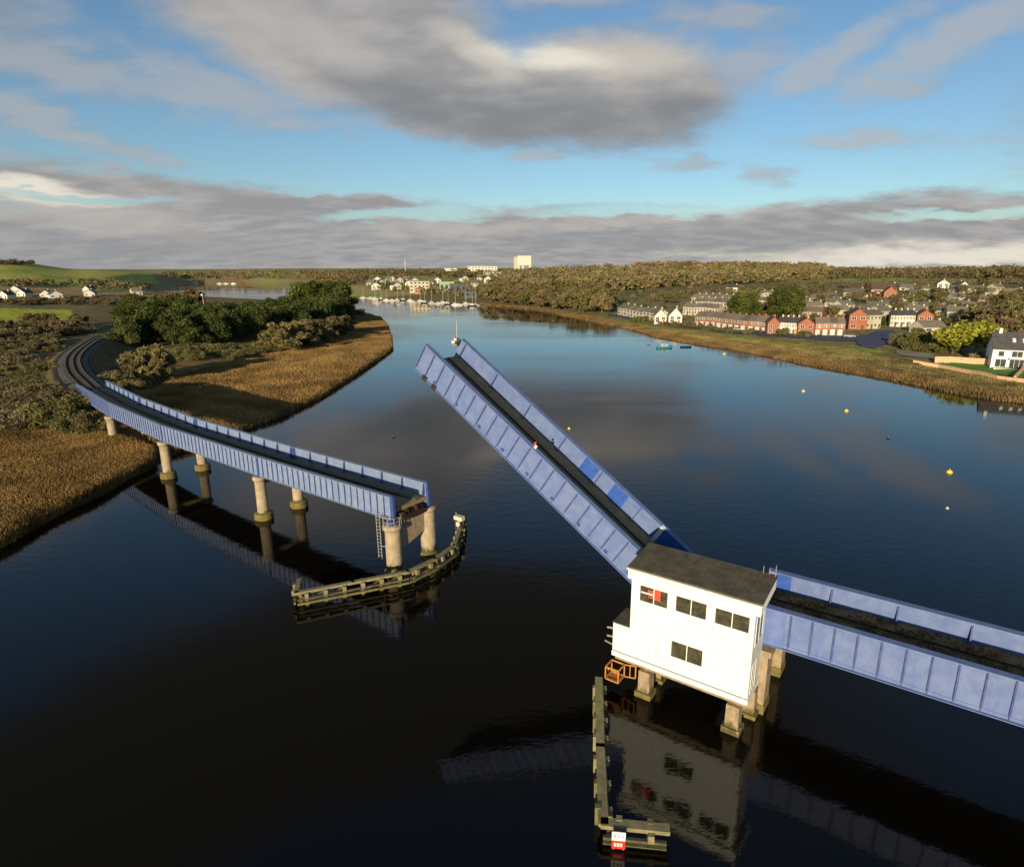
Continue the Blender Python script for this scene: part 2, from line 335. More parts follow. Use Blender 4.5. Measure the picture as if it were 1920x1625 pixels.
def height(P, want_sd=False):
    P = np.asarray(P, float).reshape(-1, 2); sd = sdist(P); D = np.hypot(P[:, 0], P[:, 1])
    q = np.where(P[:, 1] > 1, CX + F * P[:, 0] / np.maximum(P[:, 1], 1) / math.cos(PITCH), np.where(P[:, 0] > 0, 2500, -600)); q = np.clip(q, -600, 2500)
    i = np.clip(np.searchsorted(PQ, q) - 1, 0, len(PQ) - 2); u = sstep((q - PQ[i]) / (PQ[i + 1] - PQ[i]), 0, 1)
    j = np.clip(np.searchsorted(PD, D) - 1, 0, len(PD) - 2); w = np.clip((D - PD[j]) / (PD[j + 1] - PD[j]), 0, 1)
    prof = (PZ[i, j] * (1 - w) + PZ[i, j + 1] * w) * (1 - u) + (PZ[i + 1, j] * (1 - w) + PZ[i + 1, j + 1] * w) * u
    x, y = P[:, 0], P[:, 1]
    bumps = .35 * np.sin(x * .11 + 1.3 * np.sin(y * .07)) * np.sin(y * .13 + 1) + .18 * np.sin(x * .41 + y * .23) * np.sin(y * .37 - x * .19)
    wob = .9 * np.sin(x * .23 + y * .11) + .6 * np.sin(x * .61 - y * .47)
    z = -2 + 2.35 * sstep(sd + wob * .5, -4, 1.2) + .6 * sstep(sd, 0, 14) + (prof - .6) * sstep(sd, 4, 70) + bumps * sstep(sd, 2, 25) * np.where(D < 900, 1, .5)
    td = line_dist(P, track); z = np.maximum(z, np.where(sd > -30, np.minimum(TRACK_Z - .35, TRACK_Z - .35 - (td - 4.2) * .6), -9))
    return (z, sd, td, q, D) if want_sd else z
_DS = np.concatenate([np.geomspace(20, 900, 420), np.geomspace(905, 5000, 160)])
def spot(x, y, drop=0.):
    """where the line of sight through a photo point meets the ground"""
    d = np.array(pix_dir(x, y)); h = math.hypot(d[0], d[1]); dirn = d[:2] / h; sl = d[2] / h
    P = dirn[None] * _DS[:, None]; g = np.maximum(height(P), 0); z = H + sl * _DS
    k = np.argmax(z < g) if (z < g).any() else len(_DS) - 1
    k = max(k, 1); e0 = z[k - 1] - g[k - 1]; e1 = g[k] - z[k]; t = e0 / (e0 + e1 + 1e-9); D = _DS[k - 1] * (1 - t) + _DS[k] * t
    p = dirn * D
    return Vector((p[0], p[1], float(height(p)[0]) - drop))
def in_poly(P, poly):
    inside = np.zeros(len(P), bool); n = len(poly)
    for i in range(n):
        a, b = poly[i], poly[(i + 1) % n]; c = ((a[1] > P[:, 1]) != (b[1] > P[:, 1])); den = (b[1] - a[1]) or 1e-9
        inside ^= c & (P[:, 0] < (b[0] - a[0]) * (P[:, 1] - a[1]) / den + a[0])
    return inside
def ground_poly(px): return np.array([tuple(spot(*p))[:2] for p in px])

def build_terrain():
    ang = np.concatenate([np.linspace(-180, -52, 60)[:-1], np.linspace(-52, 52, 620), np.linspace(52, 180, 60)[1:-1]])
    rad = np.concatenate([np.linspace(12, 45, 12), np.geomspace(47, 1500, 400), np.geomspace(1520, 12000, 60)])
    A, Rr = np.meshgrid(np.radians(ang), rad); P = np.stack([np.sin(A) * Rr, np.cos(A) * Rr], -1).reshape(-1, 2)
    z, sd, td, q, D = height(P, True)
    col = np.zeros((len(P), 3))
    def setc(m, c): col[m] = c
    setc(slice(None), (.18, .15, .065))                                          # rough winter grass
    n1 = np.sin(P[:, 0] * .021 + 2 * np.sin(P[:, 1] * .009)) * np.sin(P[:, 1] * .017 + 1.7)
    setc(D > 700, (.30, .25, .10)); setc((D > 700) & (n1 > .2), (.29, .31, .08)); setc((D > 700) & (n1 < -.3), (.33, .22, .10))
    left = q < 760
    setc(left & (D < 520), (.16, .125, .058)); setc(left & (sd < 60) & (D < 420), (.20, .125, .045)); setc(left & (sd < 2.5) & (D < 420), (.07, .05, .025))
    right = (q > 900) & (D < 520)
    setc(right, (.22, .19, .085)); setc(right & (sd < 55), (.225, .18, .07)); setc(right & (sd < 9 + 4 * n1), (.21, .13, .055)); setc(right & (sd < 1.5), (.075, .055, .03))
    for px, c in [([(-40, 578), (130, 580), (150, 600), (60, 604), (-40, 604)], (.36, .38, .045)), ([(-40, 497), (60, 495), (170, 506), (280, 513), (300, 532), (210, 536), (120, 528), (-40, 524)], (.46, .40, .085)),
                  ([(-40, 507), (60, 506), (60, 513), (-40, 514)], (.30, .38, .045)), ([(80, 515), (180, 520), (180, 526), (80, 522)], (.28, .36, .045)),
                  ([(1120, 592), (1240, 612), (1440, 637), (1610, 648), (1680, 662), (1600, 664), (1430, 652), (1240, 627), (1120, 602)], (.24, .27, .055))]:
        m = in_poly(P, ground_poly(px)); setc(m, c)
    setc(td < 4.4, (.05, .043, .038)); setc((td >= 4.4) & (td < 9) & (sd > 0), (.13, .095, .04))
    setc(sd < -.5, (.03, .025, .018))
    nr, na = len(rad), len(ang); idx = np.arange(nr * na).reshape(nr, na)
    a, b = idx[:-1], idx[1:]; nx = np.roll(np.arange(na), -1)
    f = np.stack([a, a[:, nx], b[:, nx], b], -1).reshape(-1, 4)
    m = mat('ground_cover', (1, 1, 1), attr='cover', rough=.95, sc=.35, spec=.1, bump=1., bsc=1.3)
    o = link('terrain', np_mesh('terrain', np.column_stack([P, z]), f, m, col, True)); tag(o, kind='structure')
build_terrain()

def build_water():
    m = bpy.data.materials.new('river_water'); m.use_nodes = True; g = G(m.node_tree); b = m.node_tree.nodes['Principled BSDF']
    b.inputs['Base Color'].default_value = (.0035, .0028, .0016, 1); b.inputs['IOR'].default_value = 1.36; b.inputs['Specular IOR Level'].default_value = .5
    p = g.n('ShaderNodeTexCoord').outputs['Object']
    patch = g.rng(g.noise(g.v('MULTIPLY', p, (.007, .022, 1.)), 1., 5, .6), .40, .66)
    g.put(b.inputs['Roughness'], g.m('ADD', .025, g.m('MULTIPLY', patch, .06)))
    w = g.m('ADD', g.noise(g.v('MULTIPLY', p, (.5, .9, 1.)), 1., 4, .6), g.m('MULTIPLY', g.noise(p, 2.6, 3, .6), .25))
    bn = g.n('ShaderNodeBump'); g.put(bn.inputs['Strength'], g.m('ADD', .03, g.m('MULTIPLY', patch, .34))); bn.inputs['Distance'].default_value = .10
    g.put(bn.inputs['Height'], w); g.put(b.inputs['Normal'], bn.outputs[0])
    q = MB(); q.add([(-2500, -1500, 0), (2500, -1500, 0), (2500, 3500, 0), (-2500, 3500, 0)], [(0, 1, 2, 3)])
    tag(q.build('river_water', m), kind='structure')
build_water()

# ------------------------------------------------------------------ bridge frame: local x = -s (towards the right end), y = t (away from the camera)
RZ = math.atan2(-A_DIR[1], -A_DIR[0])
def frame(s, t, z=0): x, y = st(s, t); return (x, y, z)
def girder(L, z0, z1, t_out, side, step, flange=.5, rib=.14, lines=True, rw=.035):
    """plate girder along local x 0..L, web at y=0, outer side = side"""
    m = MB(); m.box(0, L, -.03, .03, z0 + .05, z1 - .05)
    m.box(0, L, -flange / 2, flange / 2, z1 - .05, z1); m.box(0, L, -flange / 2, flange / 2, z0, z0 + .05)
    n = max(1, round(L / step))
    for i in range(n + 1):
        x = min(max(i * L / n, .04), L - .04)
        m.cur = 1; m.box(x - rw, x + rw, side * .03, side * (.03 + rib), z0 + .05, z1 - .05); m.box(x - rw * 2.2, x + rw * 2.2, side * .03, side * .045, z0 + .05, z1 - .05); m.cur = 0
        if i < n and lines: m.box(x + L / n * .12, x + L / n * .88, side * .03, side * .042, z0 + .32, z1 - .32)     # raised plate inside each panel
    m.box(0, L, side * .03, side * .07, z0 + .05, z0 + .26); m.box(0, L, side * .03, side * .07, z1 - .24, z1 - .05)
    return m
def knee(z0, z1, side, w=.75):
    m = MB(); m.prism([(side * .03, z1 - .12), (side * .16, z1 - .12), (side * w, z0), (side * .03, z0)], 'x', -.05, .05); return m
def rough_deck(L, w0, w1, z, amp, nx=None, ny=10):
    nx = nx or int(L * 2); m = MB(); k = 0
    for i in range(nx + 1):
        for j in range(ny + 1): m.v.append((L * i / nx, w0 + (w1 - w0) * j / ny, z + RNG.normal() * amp))
    for i in range(nx):
        for j in range(ny): a = i * (ny + 1) + j; m.f.append((a, a + ny + 1, a + ny + 2, a + 1))
    n = len(m.v); m.add([(0, w0, z - .4), (L, w0, z - .4), (L, w1, z - .4), (0, w1, z - .4)], [(0, 3, 2, 1)])
    m.add([(0, w0, z - .4), (0, w1, z - .4), (0, w1, z + .02), (0, w0, z + .02)], [(0, 1, 2, 3)]); m.add([(L, w0, z - .4), (L, w1, z - .4), (L, w1, z + .02), (L, w0, z + .02)], [(0, 3, 2, 1)])
    return m
def pier_mesh(r, ztop, cap=True):
    m = MB(); m.tube([(0, 0, -3), (0, 0, .3), (0, 0, ztop - .55)], [r * 1.04, r * 1.02, r * .97], 24)
    if cap: m.tube([(0, 0, ztop - .55), (0, 0, ztop - .40), (0, 0, ztop - .12), (0, 0, ztop)], [r * .97, r * 1.22, r * 1.24, r * 1.18], 24)
    return m
def T(x, y, z, rz=0): return Matrix.Translation((x, y, z)) @ Matrix.Rotation(rz, 4, 'Z')
GAUGE = 4.9

def left_viaduct():
    root = thing('railway_viaduct', 'curving pale blue plate girder railway viaduct on round concrete piers', 'bridge', frame(44.4, 42), RZ)
    near = [(44.4, 39.5), (68.3, 40.0), (94.4, 41.2), (119., 44.1), (143., 48.3)]
    loc = lambda s, t: (44.4 - s, t - 42)
    kn = {}
    tang = []
    for i in range(5):
        a = np.array(loc(*near[max(i - 1, 0)])); b = np.array(loc(*near[min(i + 1, 4)])); d = (b - a) / np.linalg.norm(b - a); tang.append(d)
    far = []
    for i in range(5):
        p = np.array(loc(*near[i])); nrm = np.array([tang[i][1], -tang[i][0]]); nrm = nrm if nrm[1] > 0 else -nrm; far.append(p + nrm * GAUGE)
    nearl = [np.array(loc(*p)) for p in near]
    for i in range(4):
        for which, line in ((0, nearl), (1, far)):
            p, q = line[i], line[i + 1]; d = q - p; L = float(np.linalg.norm(d)) - .12; ang = math.atan2(d[1], d[0])
            # local x runs along -x of the frame, so local +y points to the camera side
            Mx = T(p[0], p[1], 0, ang)
            outer = 1 if which == 0 else -1
            z0, z1 = 5.6, 8.08 + (.08 if which else 0)
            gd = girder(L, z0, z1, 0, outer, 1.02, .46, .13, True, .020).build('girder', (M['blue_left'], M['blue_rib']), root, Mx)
            km = knee(6.75, z1, -outer, .42).mesh('knee_brace', M['blue_knee'])
            n = int(L // 3.05)
            for k in range(n + 1):
                o = link('knee_brace', km, gd); o.matrix_local = Mx @ T(min(.3 + k * (L - .6) / n, L), 0, 0)
            eb = MB(); eb.box(0, .34, -.16, .16, z0 + .05, z1 + .02); eb.build('end_post', M['blue_knee'], gd, Mx @ T(-.36 if i == 0 else -.28, outer * -.02, 0))
        p = (nearl[i] + far[i]) / 2; q = (nearl[i + 1] + far[i + 1]) / 2; d = q - p; L = float(np.linalg.norm(d)) + .05; ang = math.atan2(d[1], d[0]); Mx = T(p[0], p[1], 0, ang)
        hw = GAUGE / 2 - .05
        dk = rough_deck(L, -hw, hw, 6.62, .025)
        dk.build('deck', M['deck'], root, Mx, True)
        w = MB(); w.box(.05, L - .1, -hw + .75, -hw + 1.55, 6.70, 6.78); w.build('walkway', M['walk'], root, Mx)
        cb = MB()
        for k in range(9): x = .5 + k * (L - 1) / 8; cb.box(x - .12, x + .12, -hw, hw, 5.75, 6.2)
        cb.build('cross_girders', M['blue_knee'], root, Mx)
    # rails on the deck run on round the curve
    cl = smooth_line([tuple((nearl[i] + far[i]) / 2) for i in range(5)], 6)
    for off in (-.78, .78):
        m = MB(); pts = []
        for k in range(len(cl)):
            d = cl[min(k + 1, len(cl) - 1)] - cl[max(k - 1, 0)]; d = d / np.linalg.norm(d); pts.append((cl[k][0] - d[1] * off, cl[k][1] + d[0] * off, 6.76))
        for a, b in zip(pts[1:-1], pts[2:]): m.bar(a, b, .09, .16)
        m.build('rail', M['rail'], root)
    for i in range(4):
        for which, line in ((0, nearl), (1, far)):
            p = line[i]; r = .82 if i == 0 else .66; ztop = (5.05 if which == 0 else 5.5) if i == 0 else 5.5
            x = p[0] - (.1 if i == 0 else 0); y = p[1]
            pr = pier_mesh(r, ztop, True).build('pier', M['concrete'], root, T(x, y, 0), True)
            if i in (1, 2, 3):
                c = MB(); c.tube([(0, 0, -1.5), (0, 0, .35), (0, 0, .78), (0, 0, .9)], [1.12, 1.12, 1.08, .8], 24); c.build('collar', M['algae'], pr, T(x, y, 0))
            else:
                c = MB(); c.tube([(0, 0, -1.5), (0, 0, .1), (0, 0, .3)], [1.05, 1.05, .86], 24); c.build('collar', M['timber_green'], pr, T(x, y, 0))
            b = MB(); b.box(-.45, .45, -.4, .4, ztop, 5.6); b.build('bearing', M['blue_knee'], pr, T(x, y, 0))
        p, q = nearl[i], far[i]; d = q - p; L = float(np.linalg.norm(d)); ang = math.atan2(d[1], d[0])
        if i == 0:
            c = MB(); c.prism([(.6, 2.0), (L - .6, 3.1), (L - .6, 5.3), (.6, 4.9)], 'y', -.28, .28); c.build('pier_wall', M['concrete_leg'], root, T(p[0] - .1, p[1], 0, ang))
            sh = MB(); sh.box(.9, L - .9, -.75, .5, 5.35, 5.75)
            for k in range(5): sh.box(1. + k * .62, 1.35 + k * .62, -.55 + .12 * (k % 3), .3, 5.75, 6.1 + .12 * (k % 2))
            sh.build('bearing_shelf', M['rail'], root, T(p[0], p[1], 0, ang))
        else:
            c = MB(); c.box(.5, L - .5, -.22, .22, 4.5, 5.0); c.build('pier_brace', M['concrete_leg'], root, T(p[0], p[1], 0, ang))
    # abutment where the viaduct meets the embankment
    p = (nearl[4] + far[4]) / 2; a = MB(); a.box(-1.2, 1.5, -3.4, 3.4, 0, 6.3); a.build('abutment', M['concrete_leg'], root, T(p[0] - .8, p[1], 0, .28))
    # rail round the top of the end pier
    x, y = nearl[0][0] - .1, nearl[0][1]
    hr = MB()
    for k in range(9):
        t = R(40 * k + 10); hr.tube([(x + .92 * math.cos(t), y + .92 * math.sin(t), 5.0), (x + .92 * math.cos(t), y + .92 * math.sin(t), 6.0)], .035, 6)
    for z in (5.55, 6.0): hr.tube([(x + .92 * math.cos(R(40 * k + 10)), y + .92 * math.sin(R(40 * k + 10)), z) for k in range(10)], .035, 6)
    hr.build('handrail', M['galv'], root)
    return root
left_viaduct()

def pier_ladder():
    o = thing('ladder', 'thin galvanised ladder hanging beside the end pier of the viaduct', 'ladder', frame(45.9, 38.9, 1.2), RZ)
    for x in (-.25, .25):
        m = MB(); m.tube([(x, 0, 0), (x, 0, 5.0)], .04, 6); m.build('side_rail', M['galv'], o)
    for k in range(13):
        m = MB(); m.tube([(-.25, 0, .3 + k * .36), (.25, 0, .3 + k * .36)], .03, 6); m.build('rung', M['galv'], o)
    for q in ((1.0, 4.6), (.8, 1.4)): c = MB(); c.bar((.25, 0, q[1]), (q[0], .3, q[1]), .06, .06); c.build('bracket', M['galv'], o)
pier_ladder()

def bascule():
    th = math.atan2(21.35 - 7.02, 40.06 - 18.49); L = 29.9
    root = thing('lifting_bridge_span', 'raised pale blue bascule span tilting up from the white cabin', 'bridge', frame(15.2, 42, 4.83), 0)
    root.rotation_euler = (0, th, RZ)
    hw = GAUGE / 2; z1 = 2.72
    flip = Matrix.Rotation(math.pi, 4, 'Z')      # local x along the leaf away from the cabin -> frame -x ; y flips too
    for which in (0, 1):
        y = hw if which == 0 else -hw            # after the flip +y is the camera side
        side = 1 if which == 0 else -1
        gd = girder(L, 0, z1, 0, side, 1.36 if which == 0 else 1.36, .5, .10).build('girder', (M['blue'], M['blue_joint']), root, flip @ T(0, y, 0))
        km = knee(1.0, z1, -side, .34).mesh('knee_brace', M['blue_joint' if which else 'blue_knee'])
        for k in range(7):
            o = link('knee_brace', km, gd); o.matrix_local = flip @ T(2.5 + k * 4.46, y, 0)
        if which:
            for x0 in (8.35, 11.75):
                p = MB(); p.box(x0, x0 + 1.6, .032, .075, 1.02, z1 - .04); p.build('patch_plate', M['blue_strong'], gd, flip @ T(0, y, 0))
            p = MB(); p.box(-1., 4.6, .032, .07, .95, z1 - .06); p.build('hinge_plate', M['blue_strong'], gd, flip @ T(0, y, 0))
            p = MB(); p.box(4.4, 4.75, .03, .16, .9, z1 + .05); p.build('edge_strip', M['white_dim'], gd, flip @ T(0, y, 0))
        else:
            for k in range(9):
                p = MB(); p.box(3.2 + k * 3., 3.5 + k * 3., .03, .12, .25, .5); p.build('bolt_plate', M['blue_knee'], gd, flip @ T(0, y, 0))
            for x0 in (28.2, 26.9):
                p = MB(); p.box(x0, x0 + .5, -.1, .26, -.18, .22); p.build('latch', M['rail'], gd, flip @ T(0, y, 0))
    rough_deck(L - .4, -hw + .04, hw - .04, 1.0, .02).build('deck', M['deck'], root, flip)
    for off in (-.8, .8):
        m = MB(); m.box(.2, L - .5, off - .045, off + .045, 1.05, 1.17); m.build('rail', M['rail'], root, flip)
    m = MB()
    for k in range(12): m.box(.8 + k * 2.5, 1.05 + k * 2.5, -hw + .04, hw - .04, .12, .55)
    m.build('cross_girders', M['blue_knee'], root, flip)
    m = MB(); m.tube([(16.2, hw - .02, z1), (16.2, hw - .02, z1 + .4)], .05, 8); m.tube([(16.2, hw - .02, z1 + .3), (16.2, hw - .02, z1 + .36), (16.2, hw - .02, z1 + .5)], [.1, .11, .06], 10); m.build('red_sign_half', M['red_sheet'], root, flip)  # lamp shape standing in for a small red and white sign
    m = MB(); m.box(15.9, 16.1, hw - .1, hw + .02, z1 + .003, z1 + .28); m.build('white_sign_half', M['white_dim'], root, flip)
    # counterweight tail behind the hinge
    m = MB(); m.box(-4.5, 0, -hw + .1, hw - .1, .1, 1.0); m.build('counterweight', M['rail'], root, flip)
bascule()

def right_span():
    root = thing('railway_approach_span', 'level blue girder span with overgrown track right of the white cabin', 'bridge', frame(9.2, 42), RZ)
    hw = GAUGE / 2; L1 = 25.5; z0, z1 = 5.15, 7.95
    for k in range(3):
        x0 = k * L1 + .2
        for side in (-1, 1):
            y = side * hw
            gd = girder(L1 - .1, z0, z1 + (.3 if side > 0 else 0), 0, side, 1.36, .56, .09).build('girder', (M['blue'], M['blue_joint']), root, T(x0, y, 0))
            km = knee(6.8, z1 + .1, -side, .5).mesh('knee_brace', M['blue_knee'])
            for i in range(7):
                o = link('knee_brace', km, gd); o.matrix_local = T(x0 + .25 + i * 4.13, y, 0)
            if k == 0 and side > 0:
                p = MB(); p.box(.55, 1.6, -.075, -.032, 6.85, z1 + .2); p.build('patch_plate', M['blue_strong'], gd, T(x0, y, 0))
            if k == 0 and side < 0:
                p = MB(); p.box(0, 2.35, -.20, -.13, z0 + .06, z1 - .06); p.build('patch_plate', M['blue_patch'], gd, T(x0, y, 0))
        rough_deck(L1, -hw + .04, hw - .04, 6.75, .055, None, 14).build('deck', M['deck_weeds'], root, T(x0 - .1, 0, 0), True)
        if k < 2:
            rg = np.random.default_rng(50 + k); n = 5200; c = np.column_stack([rg.uniform(.1, L1 - .2, n), rg.uniform(-hw + .35, hw - .35, n), np.zeros(n)])
            keep = np.sin(c[:, 0] * 1.9 + 2 * np.sin(c[:, 1] * 1.7)) + rg.normal(size=n) * .6 > -.3; c = c[keep]; n = len(c); c[:, 2] = 6.8 + rg.random(n) * .16
            v, f = cards(c, np.tile([0., -.5, 1.], (n, 1)), .12, .35, rg); v[:, 0] += x0 - .1
            wc = np.array([(.17, .09, .035), (.22, .12, .045), (.12, .075, .035), (.14, .10, .04)])[rg.integers(0, 4, n)]
            w = link('weeds', np_mesh('weeds', v, f, M['reed'], np.repeat(wc, 4, 0)), root); w['kind'] = 'stuff'
        cb = MB()
        for i in range(9): x = .5 + i * 3; cb.box(x - .12, x + .12, -hw + .04, hw - .04, 5.25, 5.8)
        cb.build('cross_girders', M['blue_knee'], root, T(x0, 0, 0))
        for off in (-.8, .8):
            m = MB(); m.box(0, L1, off - .045, off + .045, 6.78, 6.90); m.build('rail', M['rail'], root, T(x0 - .1, 0, 0))
        for side in (-1, 1):
            x = x0 if k else 1.3
            pr = MB()
            if k == 0: pr.box(-.55, .55, -.7, .7, -3, 5.0); pr.box(-.75, .75, -.85, .85, 4.6, 5.02)
            else: pr = pier_mesh(.66, 5.1)
            p = pr.build('pier', M['concrete_leg' if k == 0 else 'concrete'], root, T(x, side * hw, 0))
            c = MB(); c.tube([(0, 0, -1.5), (0, 0, .3), (0, 0, .8)], [1.15, 1.15, .95], 20) if k else c.box(-.62, .62, -.78, .78, -1.5, .7)
            c.build('collar', M['algae'], p, T(x, side * hw, 0))
right_span()

def window(parent, x0, x1, z0, z1, y, panes=2, sheet=False):
    fr = MB(); t = .055
    for a, b, c, d in ((x0, x1, z0 - t, z0), (x0, x1, z1, z1 + t)): fr.box(a - t, b + t, y - .06, y + .02, c, d)
    xs = [x0 + (x1 - x0) * k / panes for k in range(panes + 1)]
    for k, x in enumerate(xs):
        a, b = (x - t, x) if k == 0 else ((x, x + t) if k == panes else (x - t / 2, x + t / 2)); fr.box(a, b, y - .06, y + .02, z0, z1)
    f = fr.build('window', M['white'], parent)
    for k in range(panes):
        p = MB(); p.box(xs[k] + .01, xs[k + 1] - .01, y - .02, y + .01, z0, z1); p.build('pane', M['glass'], f)
    sl = MB(); sl.box(x0 - .1, x1 + .1, y - .12, y + .02, z0 - .13, z0 - .06); sl.build('sill', M['white'], f)
    return f
def cabin():
    s0, s1, t0, t1 = 16.3, 7.8, 35.9, 38.7      # left end, right end, front, back
    root = thing('control_cabin', 'white two storey bridge control cabin on concrete legs with dark flat roof', 'cabin', frame(12, 35.9), RZ)
    X = lambda s: 12 - s
    xl, xr, D = X(s0), X(s1), t1 - t0
    wl = MB(); zb, zr = 2.95, 9.9
    # front wall with real openings for the windows
    wins = [(X(15.65), X(13.62), 7.62, 8.80), (X(13.02), X(10.92), 7.68, 8.82), (X(10.32), X(8.14), 7.70, 8.80), (X(13.15), X(10.95), 4.12, 5.34)]
    def wall_open(mb, x0, x1, z0, z1, y0, y1, ops):
        xs = sorted({x0, x1, *[o[0] for o in ops], *[o[1] for o in ops]}); zs = sorted({z0, z1, *[o[2] for o in ops], *[o[3] for o in ops]})
        for i in range(len(xs) - 1):
            for j in range(len(zs) - 1):
                cx, cz = (xs[i] + xs[i + 1]) / 2, (zs[j] + zs[j + 1]) / 2
                if not any(o[0] < cx < o[1] and o[2] < cz < o[3] for o in ops): mb.box(xs[i], xs[i + 1], y0, y1, zs[j], zs[j + 1])
    wall_open(wl, xl, xr, zb, zr, 0, .2, wins)
    wl.box(xl, xl + .2, .2, D, zb, zr); wl.box(xl + .2, xr, D - .2, D, zb, zr)
    wl.build('wall', M['white'], root)
    sw = MB(); sops = [(.55, 2.2, 6.6, 8.6), (.5, 1.35, 3.1, 5.2)]
    ys = sorted({.2, D - .2, *[o[0] for o in sops], *[o[1] for o in sops]}); zs = sorted({zb, zr, *[o[2] for o in sops], *[o[3] for o in sops]})
    for i in range(len(ys) - 1):
        for j in range(len(zs) - 1):
            cy_, cz = (ys[i] + ys[i + 1]) / 2, (zs[j] + zs[j + 1]) / 2
            if not any(o[0] < cy_ < o[1] and o[2] < cz < o[3] for o in sops): sw.box(xr - .2, xr, ys[i], ys[i + 1], zs[j], zs[j + 1])
    sw.build('side_wall', M['white_dim'], root)  # dimmer white than the front: grazing-light shade put into the wall colour
    for k, w in enumerate(wins): window(root, *w, .1, 2)
    # notices in the first window
    p = MB(); p.box(wins[0][0] + 1.05, wins[0][0] + 1.5, .05, .075, 7.95, 8.95 - .18); p.build('red_notice', M['red_sheet'], root)
    p = MB(); p.box(wins[0][0] + .05, wins[0][0] + .98, .05, .075, 8.22, 8.32); p.build('paper_strip', M['white'], root)
    p = MB(); p.box(wins[0][0] + .55, wins[0][0] + .98, .05, .075, 8.36, 8.58); p.box(wins[0][0] + .6, wins[0][0] + .98, .05, .075, 8.0, 8.12); p.build('red_notice', M['red_sheet'], root)
    for o in sops:
        y0, y1, z0, z1 = o; f = MB()
        for a, b, c, d in ((y0 - .06, y1 + .06, z1, z1 + .07), (y0 - .06, y1 + .06, z0 - .07, z0), (y0 - .06, y0, z0, z1), (y1, y1 + .06, z0, z1), ((y0 + y1) / 2 - .03, (y0 + y1) / 2 + .03, z0, z1)): f.box(xr - .12, xr + .025, a, b, c, d)
        fo = f.build('side_window', M['white'], root); p = MB(); p.box(xr - .03, xr + .006, y0 + .002, y1 - .002, z0, z1); p.build('pane', M['glass'], fo)

    # deep fascia and felt roof, rising slightly to the back
    fx0, fx1, fy0, fy1 = xl - .16, X(7.42), -.32, D + .45
    fa = MB(); fa.prism([(fy0, 9.25), (fy1, 9.6), (fy1, 10.42), (fy0, 10.06)], 'x', fx0, fx1); fa.build('fascia', M['white'], root)
    ro = MB(); ro.prism([(fy0 - .05, 10.065), (fy1 + .05, 10.43), (fy1 + .05, 10.53), (fy0 - .05, 10.165)], 'x', fx0 - .05, fx1 + .05)
    for k in range(1, 9):
        x = fx0 + (fx1 - fx0) * k / 9; ro.prism([(fy0, 10.165), (fy1, 10.53), (fy1, 10.555), (fy0, 10.19)], 'x', x - .04, x + .04)
    ro.build('roof', M['felt'], root)
    # lower annexe at the left, base slab with dark joint
    an = MB(); an.box(X(17.62), xl - .003, 0, D * .8, zb, 5.18); an.build('annexe', M['white'], root)
    ar = MB(); ar.box(X(17.66), xl - .006, -.03, D * .8 + .03, 5.185, 5.27); ar.build('annexe_roof', M['felt'], root)
    ln = MB(); ln.box(X(17.60), xr - .02, .02, D - .02, 2.88, 2.947); ln.build('joint', M['line'], root)
    sl = MB(); sl.box(X(17.66), xr + .03, -.04, D + .03, 2.5, 2.877); sl.build('floor_slab', M['white'], root)
    by = MB(); by.box(X(17.5), xr - .1, .25, .6, 2.1, 2.497); by.box(X(17.5), xr - .1, D - .5, D - .15, 2.1, 2.497); by.build('floor_beam', M['concrete_leg'], root)
    for s, y, h in ((15.0, .25, 2.1), (8.65, .25, 2.1), (15.0, D - .35, 2.1), (8.2, D - .35, 2.1)):
        front = y < 1
        x = X(s); m = MB(); m.prism([(x - .5, -3), (x + .5, -3), (x + .42, 2.1), (x - .42, 2.1)], 'y', y - .35, y + .5); l = m.build('leg', M['concrete_leg'], root)
        c = MB(); c.box(x - .62, x + .62, y - .5, y + .62, -1.5, .42 if front else .3); c.build('footing', M['concrete_leg' if (s < 9 and front) else 'algae'], l)
    for x in (X(13.35), X(10.6)):
        j = MB(); j.box(x - .012, x + .012, -.012, -.001, zb + .05, 9.2); j.build('panel_joint', M['white_dim'], root)
    dp = MB(); dp.tube([(xr - .25, -.07, 9.2), (xr - .25, -.07, 3.0)], .05, 8); dp.build('downpipe', M['white'], root)
    gt = MB(); gt.box(fx0 - .06, fx1 + .06, fy0 - .17, fy0 - .055, 9.98, 10.08); gt.build('gutter', M['white_dim'], root)
    dr = MB(); dr.box(X(15.0), X(14.1), -.03, -.001, 3.0, 5.0); d_ = dr.build('door', M['white'], root)
    dh = MB(); dh.box(X(14.25), X(14.17), -.07, -.031, 3.9, 4.05); dh.build('handle', M['galv'], d_)
    # steel brackets and lamp on the left end
    for z in (4.4, 3.7): br = MB(); br.bar((X(17.62), .5, z), (X(18.3), .4, z - .05), .08, .12); br.build('bracket', M['galv'], root)
    br = MB(); br.bar((X(17.62), .2, 3.2), (X(18.35), .15, 3.35), .1, .08); br.build('bracket', M['galv'], root)
    for x, y in ((X(7.5), D + .3), (X(7.9), D + .35), (X(8.3), D + .4)):
        a = MB(); a.tube([(x, y, 10.4), (x, y, 11.3 if x > 4.4 else 11.0)], .025, 6); a.build('aerial', M['galv'], root)
cabin()

